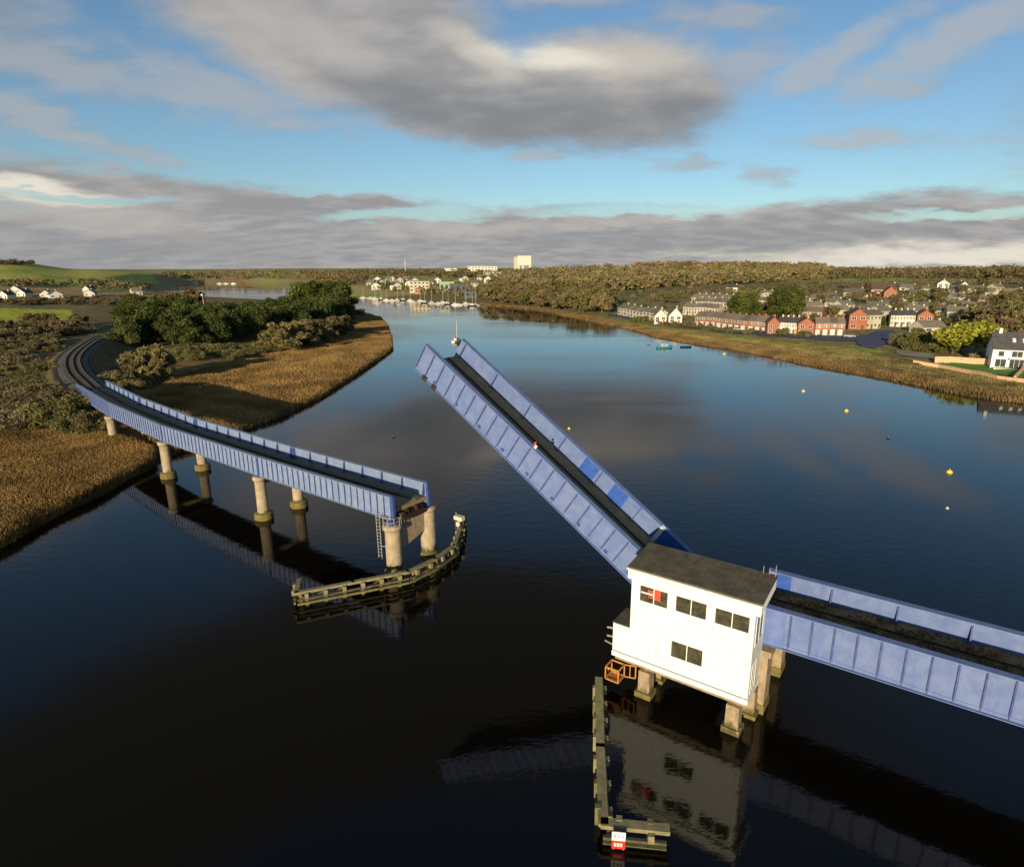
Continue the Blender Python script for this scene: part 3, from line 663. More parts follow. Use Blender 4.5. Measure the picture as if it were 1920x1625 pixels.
def cage():
    o = thing('safety_cage', 'orange steel cage platform hanging under the left end of the white cabin', 'cage', frame(17.2, 35.6, .9), RZ)
    w, d, h = .52, .5, 1.0
    f = MB()
    for x in (-w, w):
        for y in (-d, d): f.bar((x, y, 0), (x, y, h), .08, .08)
    for z in (.04, h):
        f.bar((-w, -d, z), (w, -d, z), .09, .1); f.bar((-w, d, z), (w, d, z), .09, .1); f.bar((-w, -d, z), (-w, d, z), .09, .1); f.bar((w, -d, z), (w, d, z), .09, .1)
    f.build('frame', M['orange'], o)
    m = MB(); m.box(-w, w, -d, d, -.05, .0)
    m.build('floor', M['orange'], o)
    r = MB()
    for x in (-.3, 0, .3): r.bar((x, -d, .75), (x, -d, h), .05, .05)
    r.bar((w, d, h), (w + .9, d, h + .2), .08, .08); r.bar((w, d, 0), (w + .9, d, .2), .08, .08); r.bar((w + .9, d, .2), (w + .9, d, h + .2), .08, .08); r.bar((w + .45, d, .1), (w + .45, d, h + .1), .06, .06)
    r.build('handrail', M['orange'], o)
cage()

def fender(name, label, line, ztop, loc, wd, flip=0):
    root = thing(name, label, 'jetty', frame(*loc), RZ)
    pts = [Vector((loc[0] - s, t - loc[1], 0)) for s, t in line]
    for a, b in zip(pts[:-1], pts[1:]):
        d = (b - a).normalized(); nrm = Vector((d.y, -d.x, 0))
        if nrm.y > 0 and abs(nrm.y) > .3: nrm = -nrm
        if flip > 0: nrm = -nrm; flip -= 1
        L = (b - a).length
        top = MB(); top.bar(a - d * .15 + Vector((0, 0, ztop)), b + d * .15 + Vector((0, 0, ztop)), wd, .24); top.build('top_beam', M['timber'], root)
        for z, mt in ((ztop - .62, 'timber_dark'), (ztop - 1.05, 'timber_green')):
            w = MB(); w.bar(a + nrm * (wd * .55) + Vector((0, 0, z)), b + nrm * (wd * .55) + Vector((0, 0, z)), .18, .19); w.build('waling', M[mt], root)
        n = max(2, round(L / 1.7))
        for k in range(n):
            p = a + (b - a) * ((k + .5) / n); tilt = random.uniform(-.05, .05)
            m = MB(); hgt = ztop + random.choice((-.05, .02, .18, .1)); m.box(-.16, .16, -.16, .16, -3, hgt); m.build('post', M['timber_green' if k % 3 else 'timber'], root, Matrix.Translation(p - nrm * (wd * .5)) @ Matrix.Rotation(math.atan2(d.y, d.x), 4, 'Z'))
            c = MB(); c.box(-.17, .17, -.13, .13, ztop - .5, ztop - .02); c.build('chock', M['timber'], root, Matrix.Translation(p + nrm * (wd * .5 + .135)) @ Matrix.Rotation(math.atan2(d.y, d.x), 4, 'Z'))
            if k < n - 1:
                q = a + (b - a) * ((k + 1.5) / n); br = MB(); br.bar(p - nrm * (wd * .5) + Vector((0, 0, .15)), q - nrm * (wd * .5) + Vector((0, 0, ztop - .3)), .12, .2); br.build('brace', M['timber_dark'], root)
    return root
fender('timber_fender', 'angled timber fender jetty wrapping the end piers of the viaduct', [(48.4, 31.0), (46.5, 29.4), (43.8, 33.6), (41.0, 38.0), (40.7, 41.5), (41.2, 45.0), (43.8, 49.0), (46.4, 52.6)], 1.45, (44, 42), .42)
fender('timber_fender', 'long narrow timber fender running out from the white cabin with red and white board', [(18.0, 34.6), (14.8, 28.9), (12.0, 24.1), (9.0, 25.65)], 1.0, (14, 30), .55, 2)

def sign_board():
    a = Vector(frame(12.0, 24.1)); b = Vector(frame(9.0, 25.65)); d = (b - a).normalized(); p = a + d * .82; nrm = Vector((d.y, -d.x, 0))
    if nrm.y > 0: nrm = -nrm
    rz = math.atan2(d.y, d.x)
    o = thing('notice_board', 'small white and red notice board on the tip of the timber fender', 'sign', (p.x + nrm.x * .66, p.y + nrm.y * .66, .12), rz)
    m = MB(); m.box(-.36, .36, -.02, .02, .55, 1.10); m.build('white_panel', M['white'], o)
    m = MB(); m.box(-.36, .36, -.02, .02, .0, .545); rp = m.build('red_panel', M['redpaint'], o)
    t = MB()                                     # three worn marks on the white half, as the photo shows them
    for x, h in ((-.20, .2), (0.0, .15), (.2, .2)):
        t.box(x - .05, x + .05, -.028, -.021, .78, .78 + .03); t.box(x - .05, x - .022, -.028, -.0215, .815, .78 + h); t.box(x + .022, x + .05, -.028, -.0215, .815, .78 + h)
    t.build('lettering', M['black'], o)
    t = MB()
    for x in (-.18, -.02, .14):
        t.box(x - .055, x - .02, -.028, -.021, .15, .40); t.box(x + .02, x + .055, -.028, -.021, .15, .40); t.box(x - .0195, x + .0195, -.028, -.021, .25, .30)
    t.build('lettering', M['white'], o)
    m = MB(); m.box(-.3, -.22, .021, .1, -.3, 1.05); m.box(.22, .3, .021, .1, -.3, 1.05); m.build('post', M['timber_dark'], o)
sign_board()

def lamp_box():
    o = thing('navigation_light', 'pale yellow light housing on a frame at the far tip of the timber fender', 'lamp', frame(44.3, 49.4, 1.0), RZ)
    for x, y in ((-.35, -.3), (.35, -.3), (-.35, .3), (.35, .3)):
        m = MB(); m.box(x - .05, x + .05, y - .05, y + .05, 0, 1.15); m.build('leg', M['timber_dark'], o)
    m = MB(); m.box(-.6, .6, -.3, .3, 1.152, 1.6); m.build('platform', M['mast'], o)
    m = MB(); m.tube([(.25, -.52, .62), (.25, -.52, .7), (.25, -.52, 1.1), (.25, -.52, 1.15)], [.2, .26, .26, .2], 14); m.build('lantern', M['mast'], o)
    m = MB(); m.box(-.5, -.42, -.04, .04, 1.25, 2.0); m.build('post', M['galv'], o)
lamp_box()

# ------------------------------------------------------------------ railway beyond the viaduct
def railway():
    root = thing('railway_track', 'railway track curving away on its embankment towards the dark evergreens', 'railway', (track[0][0], track[0][1], TRACK_Z - .3))
    o0 = Vector((track[0][0], track[0][1], TRACK_Z - .3)); L = smooth_line([tuple(p) for p in track], 3)
    b = MB(); n = len(L)
    for k in range(n):
        d = L[min(k + 1, n - 1)] - L[max(k - 1, 0)]; d = d / np.linalg.norm(d); nx = np.array([-d[1], d[0]])
        for off, z in ((-3.6, -.12), (-1.9, .22), (1.9, .22), (3.6, -.12)): p = L[k] + nx * off; b.v.append((p[0] - o0.x, p[1] - o0.y, z))
    for k in range(n - 1):
        for j in range(3): a = k * 4 + j; b.f.append((a, a + 1, a + 5, a + 4))
    b.build('ballast', mat('grey_ballast', (.075, .068, .062), (.12, .11, .10), .95, 2.5, bump=.7), root)
    for off in (-1.55, -.05, .05 + 1.5):
        m = MB()
        for k in range(n - 1):
            pts = []
            for kk in (k, k + 1):
                d = L[min(kk + 1, n - 1)] - L[max(kk - 1, 0)]; d = d / np.linalg.norm(d); pts.append((L[kk][0] - d[1] * off - o0.x, L[kk][1] + d[0] * off - o0.y, .42))
            m.bar(pts[0], pts[1], .16, .16)
        m.build('rail', mat('worn_rail', (.11, .10, .095), (.08, .07, .065), .4, 2., metal=.5), root)
    m = MB(); seg = np.linalg.norm(np.diff(L, axis=0), axis=1); cum = np.concatenate([[0], np.cumsum(seg)])
    for s in np.arange(0, cum[-1] - 1, .9):
        k = min(np.searchsorted(cum, s, 'right') - 1, n - 2); t = (s - cum[k]) / seg[k]; p = L[k] * (1 - t) + L[k + 1] * t; d = (L[k + 1] - L[k]) / seg[k]; nx = np.array([-d[1], d[0]])
        m.bar((p[0] - nx[0] * 2.1 - o0.x, p[1] - nx[1] * 2.1 - o0.y, .28), (p[0] + nx[0] * 2.1 - o0.x, p[1] + nx[1] * 2.1 - o0.y, .28), .26, .14)
    sl = m.build('sleepers', mat('dark_sleeper_timber', (.05, .04, .03), (.08, .065, .05), .9, 2.), root); sl['kind'] = 'stuff'
railway()

def drape(name, px, mt, step, lift, kind='structure', label=None, cat=None):
    """a sheet laid on the ground inside an outline"""
    poly = ground_poly(px); lo, hi = poly.min(0), poly.max(0)
    xs = np.arange(lo[0], hi[0] + step, step); ys = np.arange(lo[1], hi[1] + step, step); X, Y = np.meshgrid(xs, ys); P = np.stack([X, Y], -1).reshape(-1, 2)
    ins = in_poly(P, poly); z = height(P) + lift; ny, nx = X.shape; idx = np.arange(ny * nx).reshape(ny, nx)
    f = np.stack([idx[:-1, :-1], idx[:-1, 1:], idx[1:, 1:], idx[1:, :-1]], -1).reshape(-1, 4); f = f[ins[f].sum(1) >= 2]
    used = np.unique(f); rm = -np.ones(len(P), int); rm[used] = np.arange(len(used))
    o = link(name, np_mesh(name, np.column_stack([P, z])[used], rm[f], mt, None, True)); tag(o, label, cat, None, kind); return o
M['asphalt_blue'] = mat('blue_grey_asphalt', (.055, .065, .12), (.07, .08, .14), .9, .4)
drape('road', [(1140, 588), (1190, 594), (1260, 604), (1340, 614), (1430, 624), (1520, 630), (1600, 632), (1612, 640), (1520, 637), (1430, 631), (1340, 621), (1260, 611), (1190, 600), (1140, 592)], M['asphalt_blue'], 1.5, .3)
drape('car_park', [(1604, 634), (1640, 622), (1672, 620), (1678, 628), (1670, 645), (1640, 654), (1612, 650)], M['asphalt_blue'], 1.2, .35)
drape('path', [(1680, 656), (1700, 658), (1752, 668), (1750, 674), (1710, 670), (1682, 664)], mat('pale_gravel', (.30, .25, .17), (.24, .20, .13), .95, 1.), 1.0, .25)
drape('lawn', [(1750, 682), (1860, 680), (1930, 684), (1940, 712), (1900, 706), (1800, 692)], M['lawn'], 1.0, .2)

# ------------------------------------------------------------------ vegetation
def crown_pts(kind, n, rng):
    """points inside/at the skin of an unevenly lobed crown of height 1; returns points, outward normals, lobe ids"""
    if kind == 'evergreen': lob = [((rng.normal() * .20, rng.normal() * .20, .22 + .68 * rng.random()), .13 + .09 * rng.random()) for _ in range(20)] + [((0, 0, .84), .13)]
    elif kind == 'bare': lob = [((rng.normal() * .21, rng.normal() * .21, .32 + .58 * rng.random()), .06 + .08 * rng.random()) for _ in range(28)]; lob = [((c[0] * (1.35 - c[2] * .6), c[1] * (1.35 - c[2] * .6), c[2]), r_) for c, r_ in lob]
    elif kind == 'willow': lob = [((rng.normal() * .30, rng.normal() * .25, .30 + .55 * rng.random()), .16 + .10 * rng.random()) for _ in range(20)]
    else: lob = [((rng.normal() * .50, rng.normal() * .50, .12 + .42 * rng.random()), .17 + .13 * rng.random()) for _ in range(20)]
    c = np.array([l[0] for l in lob]); r = np.array([l[1] for l in lob])
    if kind in ('evergreen', 'willow'): c[:, :2] *= (1.15 - .75 * np.clip((c[:, 2:3] - .3) / .7, 0, 1))
    k = rng.choice(len(lob), n, p=r ** 2 / (r ** 2).sum()); d = rng.normal(size=(n, 3)); d /= np.linalg.norm(d, axis=1, keepdims=True)
    rad = r[k] * (rng.random(n) ** .35 if kind != 'bare' else rng.random(n) ** .5) * rng.uniform(.85, 1.25, n)
    return c[k] + d * rad[:, None] * [1, 1, .9], d, k
PAL = {'evergreen': [(.054, .068, .018), (.072, .088, .022), (.045, .058, .018), (.095, .106, .028)], 'bare': [(.19, .145, .07), (.16, .125, .06), (.20, .16, .07), (.18, .125, .065)],
       'olive': [(.155, .145, .05), (.17, .15, .055), (.13, .125, .042)], 'rust': [(.21, .12, .062), (.18, .105, .06), (.21, .14, .065)], 'willow': [(.25, .25, .03), (.20, .22, .03), (.28, .26, .04)],
       'scrub': [(.18, .14, .072), (.20, .155, .08), (.15, .12, .062)], 'yellowscrub': [(.20, .165, .062), (.17, .145, .055), (.215, .17, .07)], 'greenscrub': [(.15, .14, .048), (.165, .145, .052), (.125, .12, .042)], 'grn': [(.075, .09, .018), (.095, .11, .024), (.06, .075, .016)]}
def tree_proto(kind, pal, h, n, seed, size, whole=False):
    rng = np.random.default_rng(seed); P, d, k = crown_pts(kind, n, rng)
    low = P[:, 2] > (.06 if kind == 'bush' else .10); P, d, k = P[low], d[low], k[low]
    asp = .14 if kind == 'bare' else (.28 if kind == 'bush' else .6)
    v, f = cards(P * h, d, size, asp, rng); pc = np.array(PAL[pal]); lobc = pc[rng.integers(0, len(pc), k.max() + 1)]
    c = np.repeat(lobc[k] * rng.uniform(.85, 1.18, (len(k), 1)), 4, 0)
    crown = np_mesh('crown', v, f, M['leaf'], c)
    t = MB(); tr = .022 * h if kind != 'bush' else .03 * h
    top = .75 if kind != 'bush' else .4
    t.tube([(0, 0, -.6), (.01 * h, 0, .3 * h), (0, .015 * h, top * h)], [tr * 1.2, tr * .8, tr * .25], 7)
    for i in range(9 if kind == 'bare' else 5):
        z = (.25 + .4 * i / 9) * h * (top / .75); an = i * 2.4; l = (.30 - .015 * i) * h * (.8 if kind != 'bush' else 1)
        t.tube([(0, 0, z), (math.cos(an) * l * .5, math.sin(an) * l * .5, z + l * .5), (math.cos(an) * l * .8, math.sin(an) * l * .8, z + l * 1.0)], [tr * .5, tr * .3, tr * .1], 5)
    trunk = t.mesh('trunk', M['bark'])
    return crown, trunk, h
PROTO = {}
def proto(key):
    if key not in PROTO:
        kind, pal, lod = key
        spec = {'evergreen': (16., .48), 'bare': (12., .75), 'bush': (3.2, .19), 'willow': (11., .55)}[kind]
        n = {'evergreen': 5000, 'bare': 3400, 'bush': 3600, 'willow': 3200}[kind]; sz = spec[1]
        if lod: n = n // 3; sz *= 1.7
        PROTO[key] = [tree_proto(kind, pal, spec[0], n, 11 + 17 * i + hash_(pal), sz) for i in range(3)]
    return PROTO[key]
def hash_(s): return sum(ord(c) * (i + 3) for i, c in enumerate(s)) % 977
def plant(name, label, cat, group, key, loc, h, wide=1., rz=None):
    crown, trunk, h0 = random.choice(proto(key)); s = h / h0
    o = thing(name, label, cat, loc, rz if rz is not None else random.uniform(0, 6.28), group); o.scale = (s * wide, s * wide, s)
    link('crown', crown, o); link('trunk' if key[0] != 'bush' else 'stem', trunk, o)
    return o
def rand_in(px, n, seed):
    rng = np.random.default_rng(seed); p = np.array(px, float); out = []
    lo, hi = p.min(0), p.max(0)
    while len(out) < n:
        q = rng.uniform(lo, hi, (64, 2)); out += [tuple(x) for x in q[in_poly(q, p)]]
    return out[:n]
def stand(name, label, cat, group, keys, px, n, h, wide=(.85, 1.2), seed=1, dmin=0., smin=2.):
    done = []
    for i, (x, y) in enumerate(rand_in(px, n * 3, seed)):
        p = spot(x, y)
        if len(done) >= n: break
        if sdist(np.array([[p.x, p.y]]))[0] < smin or line_dist(np.array([[p.x, p.y]]), track)[0] < 6: continue
        if dmin and any((p - q).length < dmin for q in done): continue
        done.append(p); plant(name, label, cat, group, keys[i % len(keys)], p - Vector((0, 0, .2)), random.uniform(*h), random.uniform(*wide))
# left bank: evergreens on the point
stand('evergreen_tree', 'dark evergreen tree in the dense stand on the reed fringed point', 'tree', 'evergreens on the point', [('evergreen', 'evergreen', 0)], [(235, 645), (330, 655), (430, 648), (520, 625), (640, 605), (655, 598), (600, 590), (460, 600), (300, 612), (235, 618)], 58, (9.5, 14.), (1., 1.4), 3, 5.)
stand('evergreen_tree', 'dark evergreen tree at the river end of the dense stand', 'tree', 'evergreens at the river end', [('evergreen', 'evergreen', 0)], [(560, 600), (655, 596), (655, 604), (640, 610), (560, 620)], 18, (12, 15), (1., 1.35), 63, 4.5)
stand('evergreen_tree', 'mid green broad evergreen tree standing at the back of the point', 'tree', 'evergreens at the back of the point', [('evergreen', 'grn', 0)], [(555, 578), (640, 580), (640, 588), (560, 588)], 7, (18, 21), (1., 1.3), 4, 6)
stand('evergreen_tree', 'dark evergreen tree beside the far end of the railway curve', 'tree', 'evergreens by the railway curve', [('evergreen', 'evergreen', 0), ('evergreen', 'grn', 0)], [(225, 606), (300, 606), (360, 596), (330, 585), (240, 590)], 14, (9, 13), (.9, 1.2), 5, 5)
stand('bare_tree', 'bare brown tree behind the evergreens on the left bank', 'tree', 'bare trees behind the evergreens', [('bare', 'rust', 0), ('bare', 'bare', 0)], [(300, 575), (370, 570), (380, 578), (300, 585)], 8, (10, 14), (1, 1.3), 6, 5)
stand('bush', 'yellow brown bush in front of the evergreens', 'bush', 'yellow bushes below the evergreens', [('bush', 'yellowscrub', 0)], [(215, 690), (300, 700), (320, 720), (230, 735), (205, 715)], 16, (2, 3.4), (.9, 1.3), 7, 2.5)
stand('bare_tree', 'tall straw coloured tree between the railway curve and the reeds', 'tree', 'straw coloured trees by the railway curve', [('bare', 'yellowscrub', 0)], [(245, 704), (300, 704), (318, 724), (265, 728)], 6, (6.5, 9.), (1., 1.3), 71, 2.5)
stand('bare_tree', 'yellowish leafless tree rising before the evergreens on the point', 'tree', 'yellowish trees before the evergreens', [('bare', 'yellowscrub', 0)], [(490, 668), (560, 660), (560, 652), (500, 655)], 6, (7, 11), (1.2, 1.6), 72, 3.)
stand('bare_tree', 'rounded grey brown leafless tree near the tip of the point', 'tree', 'grey brown trees near the tip', [('bare', 'scrub', 0)], [(565, 648), (650, 636), (655, 625), (570, 634)], 9, (7, 10), (1.4, 1.8), 73, 3.)
stand('bush', 'rusty brown bush on the edge of the reeds on the point', 'bush', 'brown bushes on the point', [('bush', 'yellowscrub', 0), ('bush', 'scrub', 0)], [(470, 665), (560, 645), (650, 632), (640, 618), (560, 630), (480, 650)], 20, (3.2, 5.6), (.9, 1.3), 8, 2.5)
stand('bush', 'low green bush below the evergreens on the point', 'bush', 'green bushes below the evergreens', [('bush', 'greenscrub', 0)], [(320, 676), (470, 674), (640, 640), (640, 628), (470, 656), (330, 655)], 34, (2.5, 4.6), (1, 1.6), 9, 2)
stand('bush', 'dark brown leafless bush left of the railway embankment', 'bush', 'dark scrub left of the railway', [('bush', 'scrub', 0), ('bush', 'scrub', 0), ('bush', 'greenscrub', 0)], [(-40, 650), (60, 632), (110, 645), (90, 690), (110, 745), (140, 790), (60, 815), (-40, 800)], 80, (2.4, 4.6), (1.1, 1.9), 10, 2.2)
stand('bush', 'olive bush growing under the near end of the viaduct', 'bush', 'olive bushes by the viaduct', [('bush', 'greenscrub', 0), ('bush', 'scrub', 0)], [(130, 765), (190, 800), (170, 815), (90, 800)], 22, (2.4, 4.2), (1, 1.5), 12, 1.8)
stand('bare_tree', 'dark leafless tree between the green field and the railway', 'tree', 'dark trees beyond the railway', [('bare', 'scrub', 0), ('bush', 'scrub', 0)], [(-40, 620), (40, 606), (130, 606), (190, 612), (150, 628), (70, 634), (-40, 645)], 34, (4, 7), (1., 1.5), 13, 3)
stand('hedgerow_tree', 'brown hedgerow tree around the white houses on the left hillside', 'tree', 'hedgerow trees by the hillside houses', [('bare', 'bare', 1), ('bare', 'scrub', 1)], [(-30, 566), (100, 567), (220, 564), (300, 556), (310, 575), (150, 574), (-30, 572)], 56, (3.5, 5.5), (1.3, 2.), 14, 4)
# right bank
stand('woodland_tree', 'bare brown tree in the riverside wood on the right bank', 'tree', 'riverside wood trees', [('bare', 'bare', 1), ('bare', 'olive', 1), ('bare', 'bare', 1)], [(905, 566), (960, 572), (1040, 582), (1130, 592), (1150, 580), (1140, 560), (1060, 550), (960, 550), (905, 556)], 90, (9, 14), (1., 1.5), 20, 4, 5)
stand('evergreen_tree', 'olive green leafy tree among the houses on the right bank', 'tree', 'leafy trees among the houses', [('evergreen', 'grn', 0), ('evergreen', 'olive', 0)], [(1370, 585), (1410, 585), (1405, 600), (1375, 600)], 4, (12, 15), (1., 1.3), 21, 6)
stand('evergreen_tree', 'tall green tree in the cluster above the brick terrace', 'tree', 'green trees above the brick terrace', [('evergreen', 'grn', 0)], [(1455, 585), (1490, 585), (1492, 600), (1460, 600)], 6, (13, 17), (.9, 1.2), 22, 5)
stand('willow_tree', 'yellow green willow in front of the modern white house', 'tree', 'yellow green willows', [('willow', 'willow', 0)], [(1775, 664), (1850, 664), (1850, 668), (1775, 668)], 5, (9, 11.5), (1., 1.3), 23, 5)
stand('bare_tree', 'olive scrubby tree between the car park and the willow', 'tree', 'scrub beside the car park', [('bush', 'greenscrub', 0), ('bare', 'olive', 0)], [(1685, 640), (1760, 645), (1770, 662), (1690, 656)], 16, (3.5, 6.5), (.9, 1.3), 24, 3)
stand('hillside_tree', 'bare brown tree among the houses on the right hillside', 'tree', 'bare trees on the right hillside', [('bare', 'bare', 1), ('bare', 'scrub', 1), ('bare', 'olive', 1)], [(1160, 560), (1300, 548), (1500, 535), (1640, 536), (1760, 530), (1930, 530), (1930, 610), (1850, 620), (1780, 610), (1700, 590), (1560, 575), (1400, 560), (1280, 572), (1180, 572)], 80, (5, 8.5), (1., 1.5), 25, 6)
stand('bare_tree', 'tall bare tree behind the modern white house', 'tree', 'tall bare trees at the right edge', [('bare', 'bare', 0), ('bare', 'olive', 0)], [(1830, 620), (1940, 600), (1940, 625), (1860, 640)], 12, (10, 15), (1., 1.3), 26, 5)
stand('bush', 'dark navy hedge bush beside the modern white house', 'bush', 'hedge by the modern house', [('bush', 'scrub', 0)], [(1825, 676), (1852, 676), (1852, 680), (1825, 680)], 6, (3, 4.5), (.8, 1), 27, 1.5)
stand('bush', 'low rusty shrub on the rough bank of the right shore', 'bush', 'shrubs on the right shore', [('bush', 'yellowscrub', 0), ('bush', 'scrub', 0)], [(1180, 610), (1400, 645), (1600, 682), (1700, 705), (1900, 740), (1900, 725), (1700, 680), (1500, 655), (1300, 630)], 45, (.6, 1.2), (1.4, 2.6), 28, 3)
stand('garden_bush', 'small green garden bush in front of the brick terrace', 'bush', 'garden bushes by the terraces', [('bush', 'greenscrub', 1), ('bush', 'grn', 1)], [(1180, 596), (1300, 612), (1420, 622), (1560, 630), (1560, 634), (1420, 627), (1300, 617), (1180, 600)], 36, (1., 2.), (1., 1.5), 29, 2)

stand('garden_tree', 'small bare garden tree between the terraces on the right bank', 'tree', 'garden trees between the terraces', [('bare', 'bare', 1), ('bush', 'grn', 1), ('bare', 'olive', 1)], [(1170, 585), (1290, 590), (1440, 606), (1640, 612), (1780, 616), (1760, 600), (1560, 585), (1400, 578), (1280, 575), (1170, 576)], 60, (3, 5.5), (1., 1.5), 75, 3)
stand('garden_tree', 'small bare tree standing before the brick terraces by the riverside road', 'tree', 'small trees before the brick terraces', [('bare', 'olive', 1), ('bush', 'greenscrub', 1)], [(1180, 597), (1300, 613), (1440, 627), (1560, 632), (1560, 634), (1440, 630), (1300, 617), (1180, 600)], 26, (2, 3.6), (.9, 1.3), 76, 3)
def wood_mass(name, px, n, h, pals, seed, per=70, size=1.7, kind='bare', fill=None):
    """far woodland that reads as one mass"""
    rng = np.random.default_rng(seed); V, Fc, C = [], [], []; k0 = 0
    protos = []
    for i in range(5):
        P, d, _ = crown_pts(kind, per, rng); protos.append((P, d))
    for (x, y) in rand_in(px, n, seed):
        p = spot(x, y)
        if sdist(np.array([[p.x, p.y]]))[0] < 3: continue
        hh = rng.uniform(*h); P, d = protos[rng.integers(5)]; an = rng.uniform(0, 6.28); ca, sa = math.cos(an), math.sin(an)
        Q = P.copy(); Q[:, 2] = np.clip((Q[:, 2] - .18) / .8, .02, 1.1); Q = np.column_stack([Q[:, 0] * ca - Q[:, 1] * sa, Q[:, 0] * sa + Q[:, 1] * ca, Q[:, 2]]) * hh * [1.4, 1.4, 1.] + np.array(p)
        v, f = cards(Q, d, size * hh / 10, .55, rng); pal = PAL[pals[rng.integers(len(pals))]]; c = np.array(pal[rng.integers(len(pal))]) * rng.uniform(.8, 1.25)
        V.append(v); Fc.append(f + k0); k0 += len(v); C.append(np.repeat((c[None] * rng.uniform(.8, 1.25, (len(P), 1))), 4, 0))
    o = link(name, np_mesh(name, np.concatenate(V), np.concatenate(Fc), M['leaf'], np.concatenate(C))); tag(o, kind='stuff')
wood_mass('ridge_wood', [(985, 512), (1060, 508), (1300, 507), (1500, 507), (1560, 512), (1560, 524), (1450, 530), (1300, 537), (1150, 548), (1040, 548), (960, 546), (940, 530)], 900, (7, 13), ['bare', 'olive', 'bare', 'scrub'], 31, 110, 1.15)
wood_mass('ridge_wood', [(1540, 511), (1700, 512), (1930, 509), (1930, 524), (1760, 522), (1560, 524)], 330, (6, 10), ['bare', 'olive', 'scrub', 'bare'], 32, 100, 1.2)
wood_mass('skyline_wood', [(1190, 508.5), (1330, 507.2), (1545, 507.0), (1545, 509.5), (1330, 509.5), (1190, 511)], 190, (9, 16), ['rust', 'rust', 'bare', 'olive'], 33, 100, 1.2)
wood_mass('far_wood', [(560, 512), (700, 509), (900, 512), (990, 512), (960, 540), (930, 546), (900, 525), (780, 519), (700, 519), (660, 536), (630, 540), (600, 530)], 420, (6, 10), ['bare', 'olive', 'rust', 'yellowscrub'], 34, 40, 2.0)
wood_mass('far_wood', [(300, 513), (420, 511), (600, 509), (620, 520), (560, 524), (420, 523), (320, 524)], 150, (6, 10), ['bare', 'olive', 'yellowscrub'], 35, 30, 2.2)
wood_mass('shore_trees', [(690, 545), (760, 548), (900, 560), (900, 530), (780, 522), (690, 522)], 130, (4, 7), ['olive', 'bare', 'yellowscrub'], 38, 40, 2.0)
wood_mass('hilltop_wood', [(-30, 493), (60, 493), (70, 497), (-30, 497)], 70, (4, 7), ['scrub', 'greenscrub'], 36, 40, 2.2)
wood_mass('hedgerow', [(-30, 532), (210, 532), (300, 535), (300, 550), (200, 545), (120, 540), (-30, 538)], 110, (4, 7), ['scrub', 'bare', 'olive'], 37, 40, 2.0)

wood_mass('hillside_trees', [(1150, 550), (1300, 536), (1500, 526), (1640, 526), (1760, 524), (1930, 526), (1930, 600), (1850, 612), (1780, 604), (1700, 585), (1560, 570), (1400, 556), (1280, 568), (1170, 570)], 470, (2.5, 5.2), ['bare', 'olive', 'scrub', 'grn'], 39, 60, 1.0)
def reeds(name, px, n, h, w, seed, pal, smax=70):
    rng = np.random.default_rng(seed); poly = ground_poly(px); lo, hi = poly.min(0), poly.max(0); P = []
    tot = 0
    while tot < n:
        q = rng.uniform(lo, hi, (n, 2)); q = q[in_poly(q, poly)]; sd = sdist(q); q = q[(sd > -.3) & (sd < smax)]
        P.append(q); tot += len(q)
        if len(P) > 40: break
    P = np.concatenate(P)[:n]; P = P[line_dist(P, track) > 7]; n = len(P); z = np.maximum(height(P), -.1)
    cl = .5 + .28 * np.sin(P[:, 0] * .21 + 1.7 * np.sin(P[:, 1] * .13)) * np.sin(P[:, 1] * .27 + P[:, 0] * .05)
    hh = rng.uniform(*h, n) * (.75 + .4 * cl); an = -.3 + rng.normal(size=n) * .5; ww = rng.uniform(.6, 1.4, n) * w; lean = rng.normal(size=(n, 2)) * .22 * hh[:, None]
    dx = np.column_stack([np.cos(an), np.sin(an)]) * ww[:, None]
    v = np.stack([np.column_stack([P - dx, z]), np.column_stack([P + dx, z]), np.column_stack([P + lean + dx * .5, z + hh]), np.column_stack([P + lean - dx * .5, z + hh * .9])], 1).reshape(-1, 3)
    pc = np.array(pal)[rng.integers(0, len(pal), n)] * (.85 + .3 * cl[:, None]) * rng.uniform(.92, 1.08, (n, 1))
    o = link(name, np_mesh(name, v, np.arange(4 * n).reshape(n, 4), M['reed'], np.repeat(pc, 4, 0))); tag(o, kind='stuff')
RP = [(.30, .19, .068), (.275, .17, .063), (.315, .20, .072), (.26, .165, .063)]
reeds('reed_bed', [(240, 745), (330, 710), (470, 672), (560, 648), (650, 632), (680, 590), (735, 600), (745, 660), (690, 700), (600, 755), (470, 810), (390, 845), (300, 850), (250, 800)], 110000, (1.1, 1.5), .08, 41, RP)
reeds('reed_bed', [(-60, 1060), (-60, 790), (60, 815), (180, 815), (290, 850), (290, 880), (200, 925), (60, 1000)], 100000, (1.15, 1.6), .05, 42, RP, 45)
reeds('shore_reeds', [(900, 566), (1020, 577), (1180, 606), (1400, 650), (1600, 685), (1800, 725), (1930, 745), (1930, 760), (1800, 745), (1560, 697), (1300, 648), (1100, 603), (900, 575)], 26000, (.4, .9), .14, 43, [(.21, .13, .055), (.18, .115, .05), (.24, .15, .065), (.17, .13, .05)], 8)
reeds('rough_grass', [(1120, 600), (1240, 615), (1440, 640), (1600, 655), (1700, 680), (1930, 722), (1930, 750), (1800, 735), (1560, 688), (1300, 640), (1120, 606)], 30000, (.15, .45), .16, 44, [(.21, .165, .062), (.17, .15, .055), (.235, .165, .068)], 60)

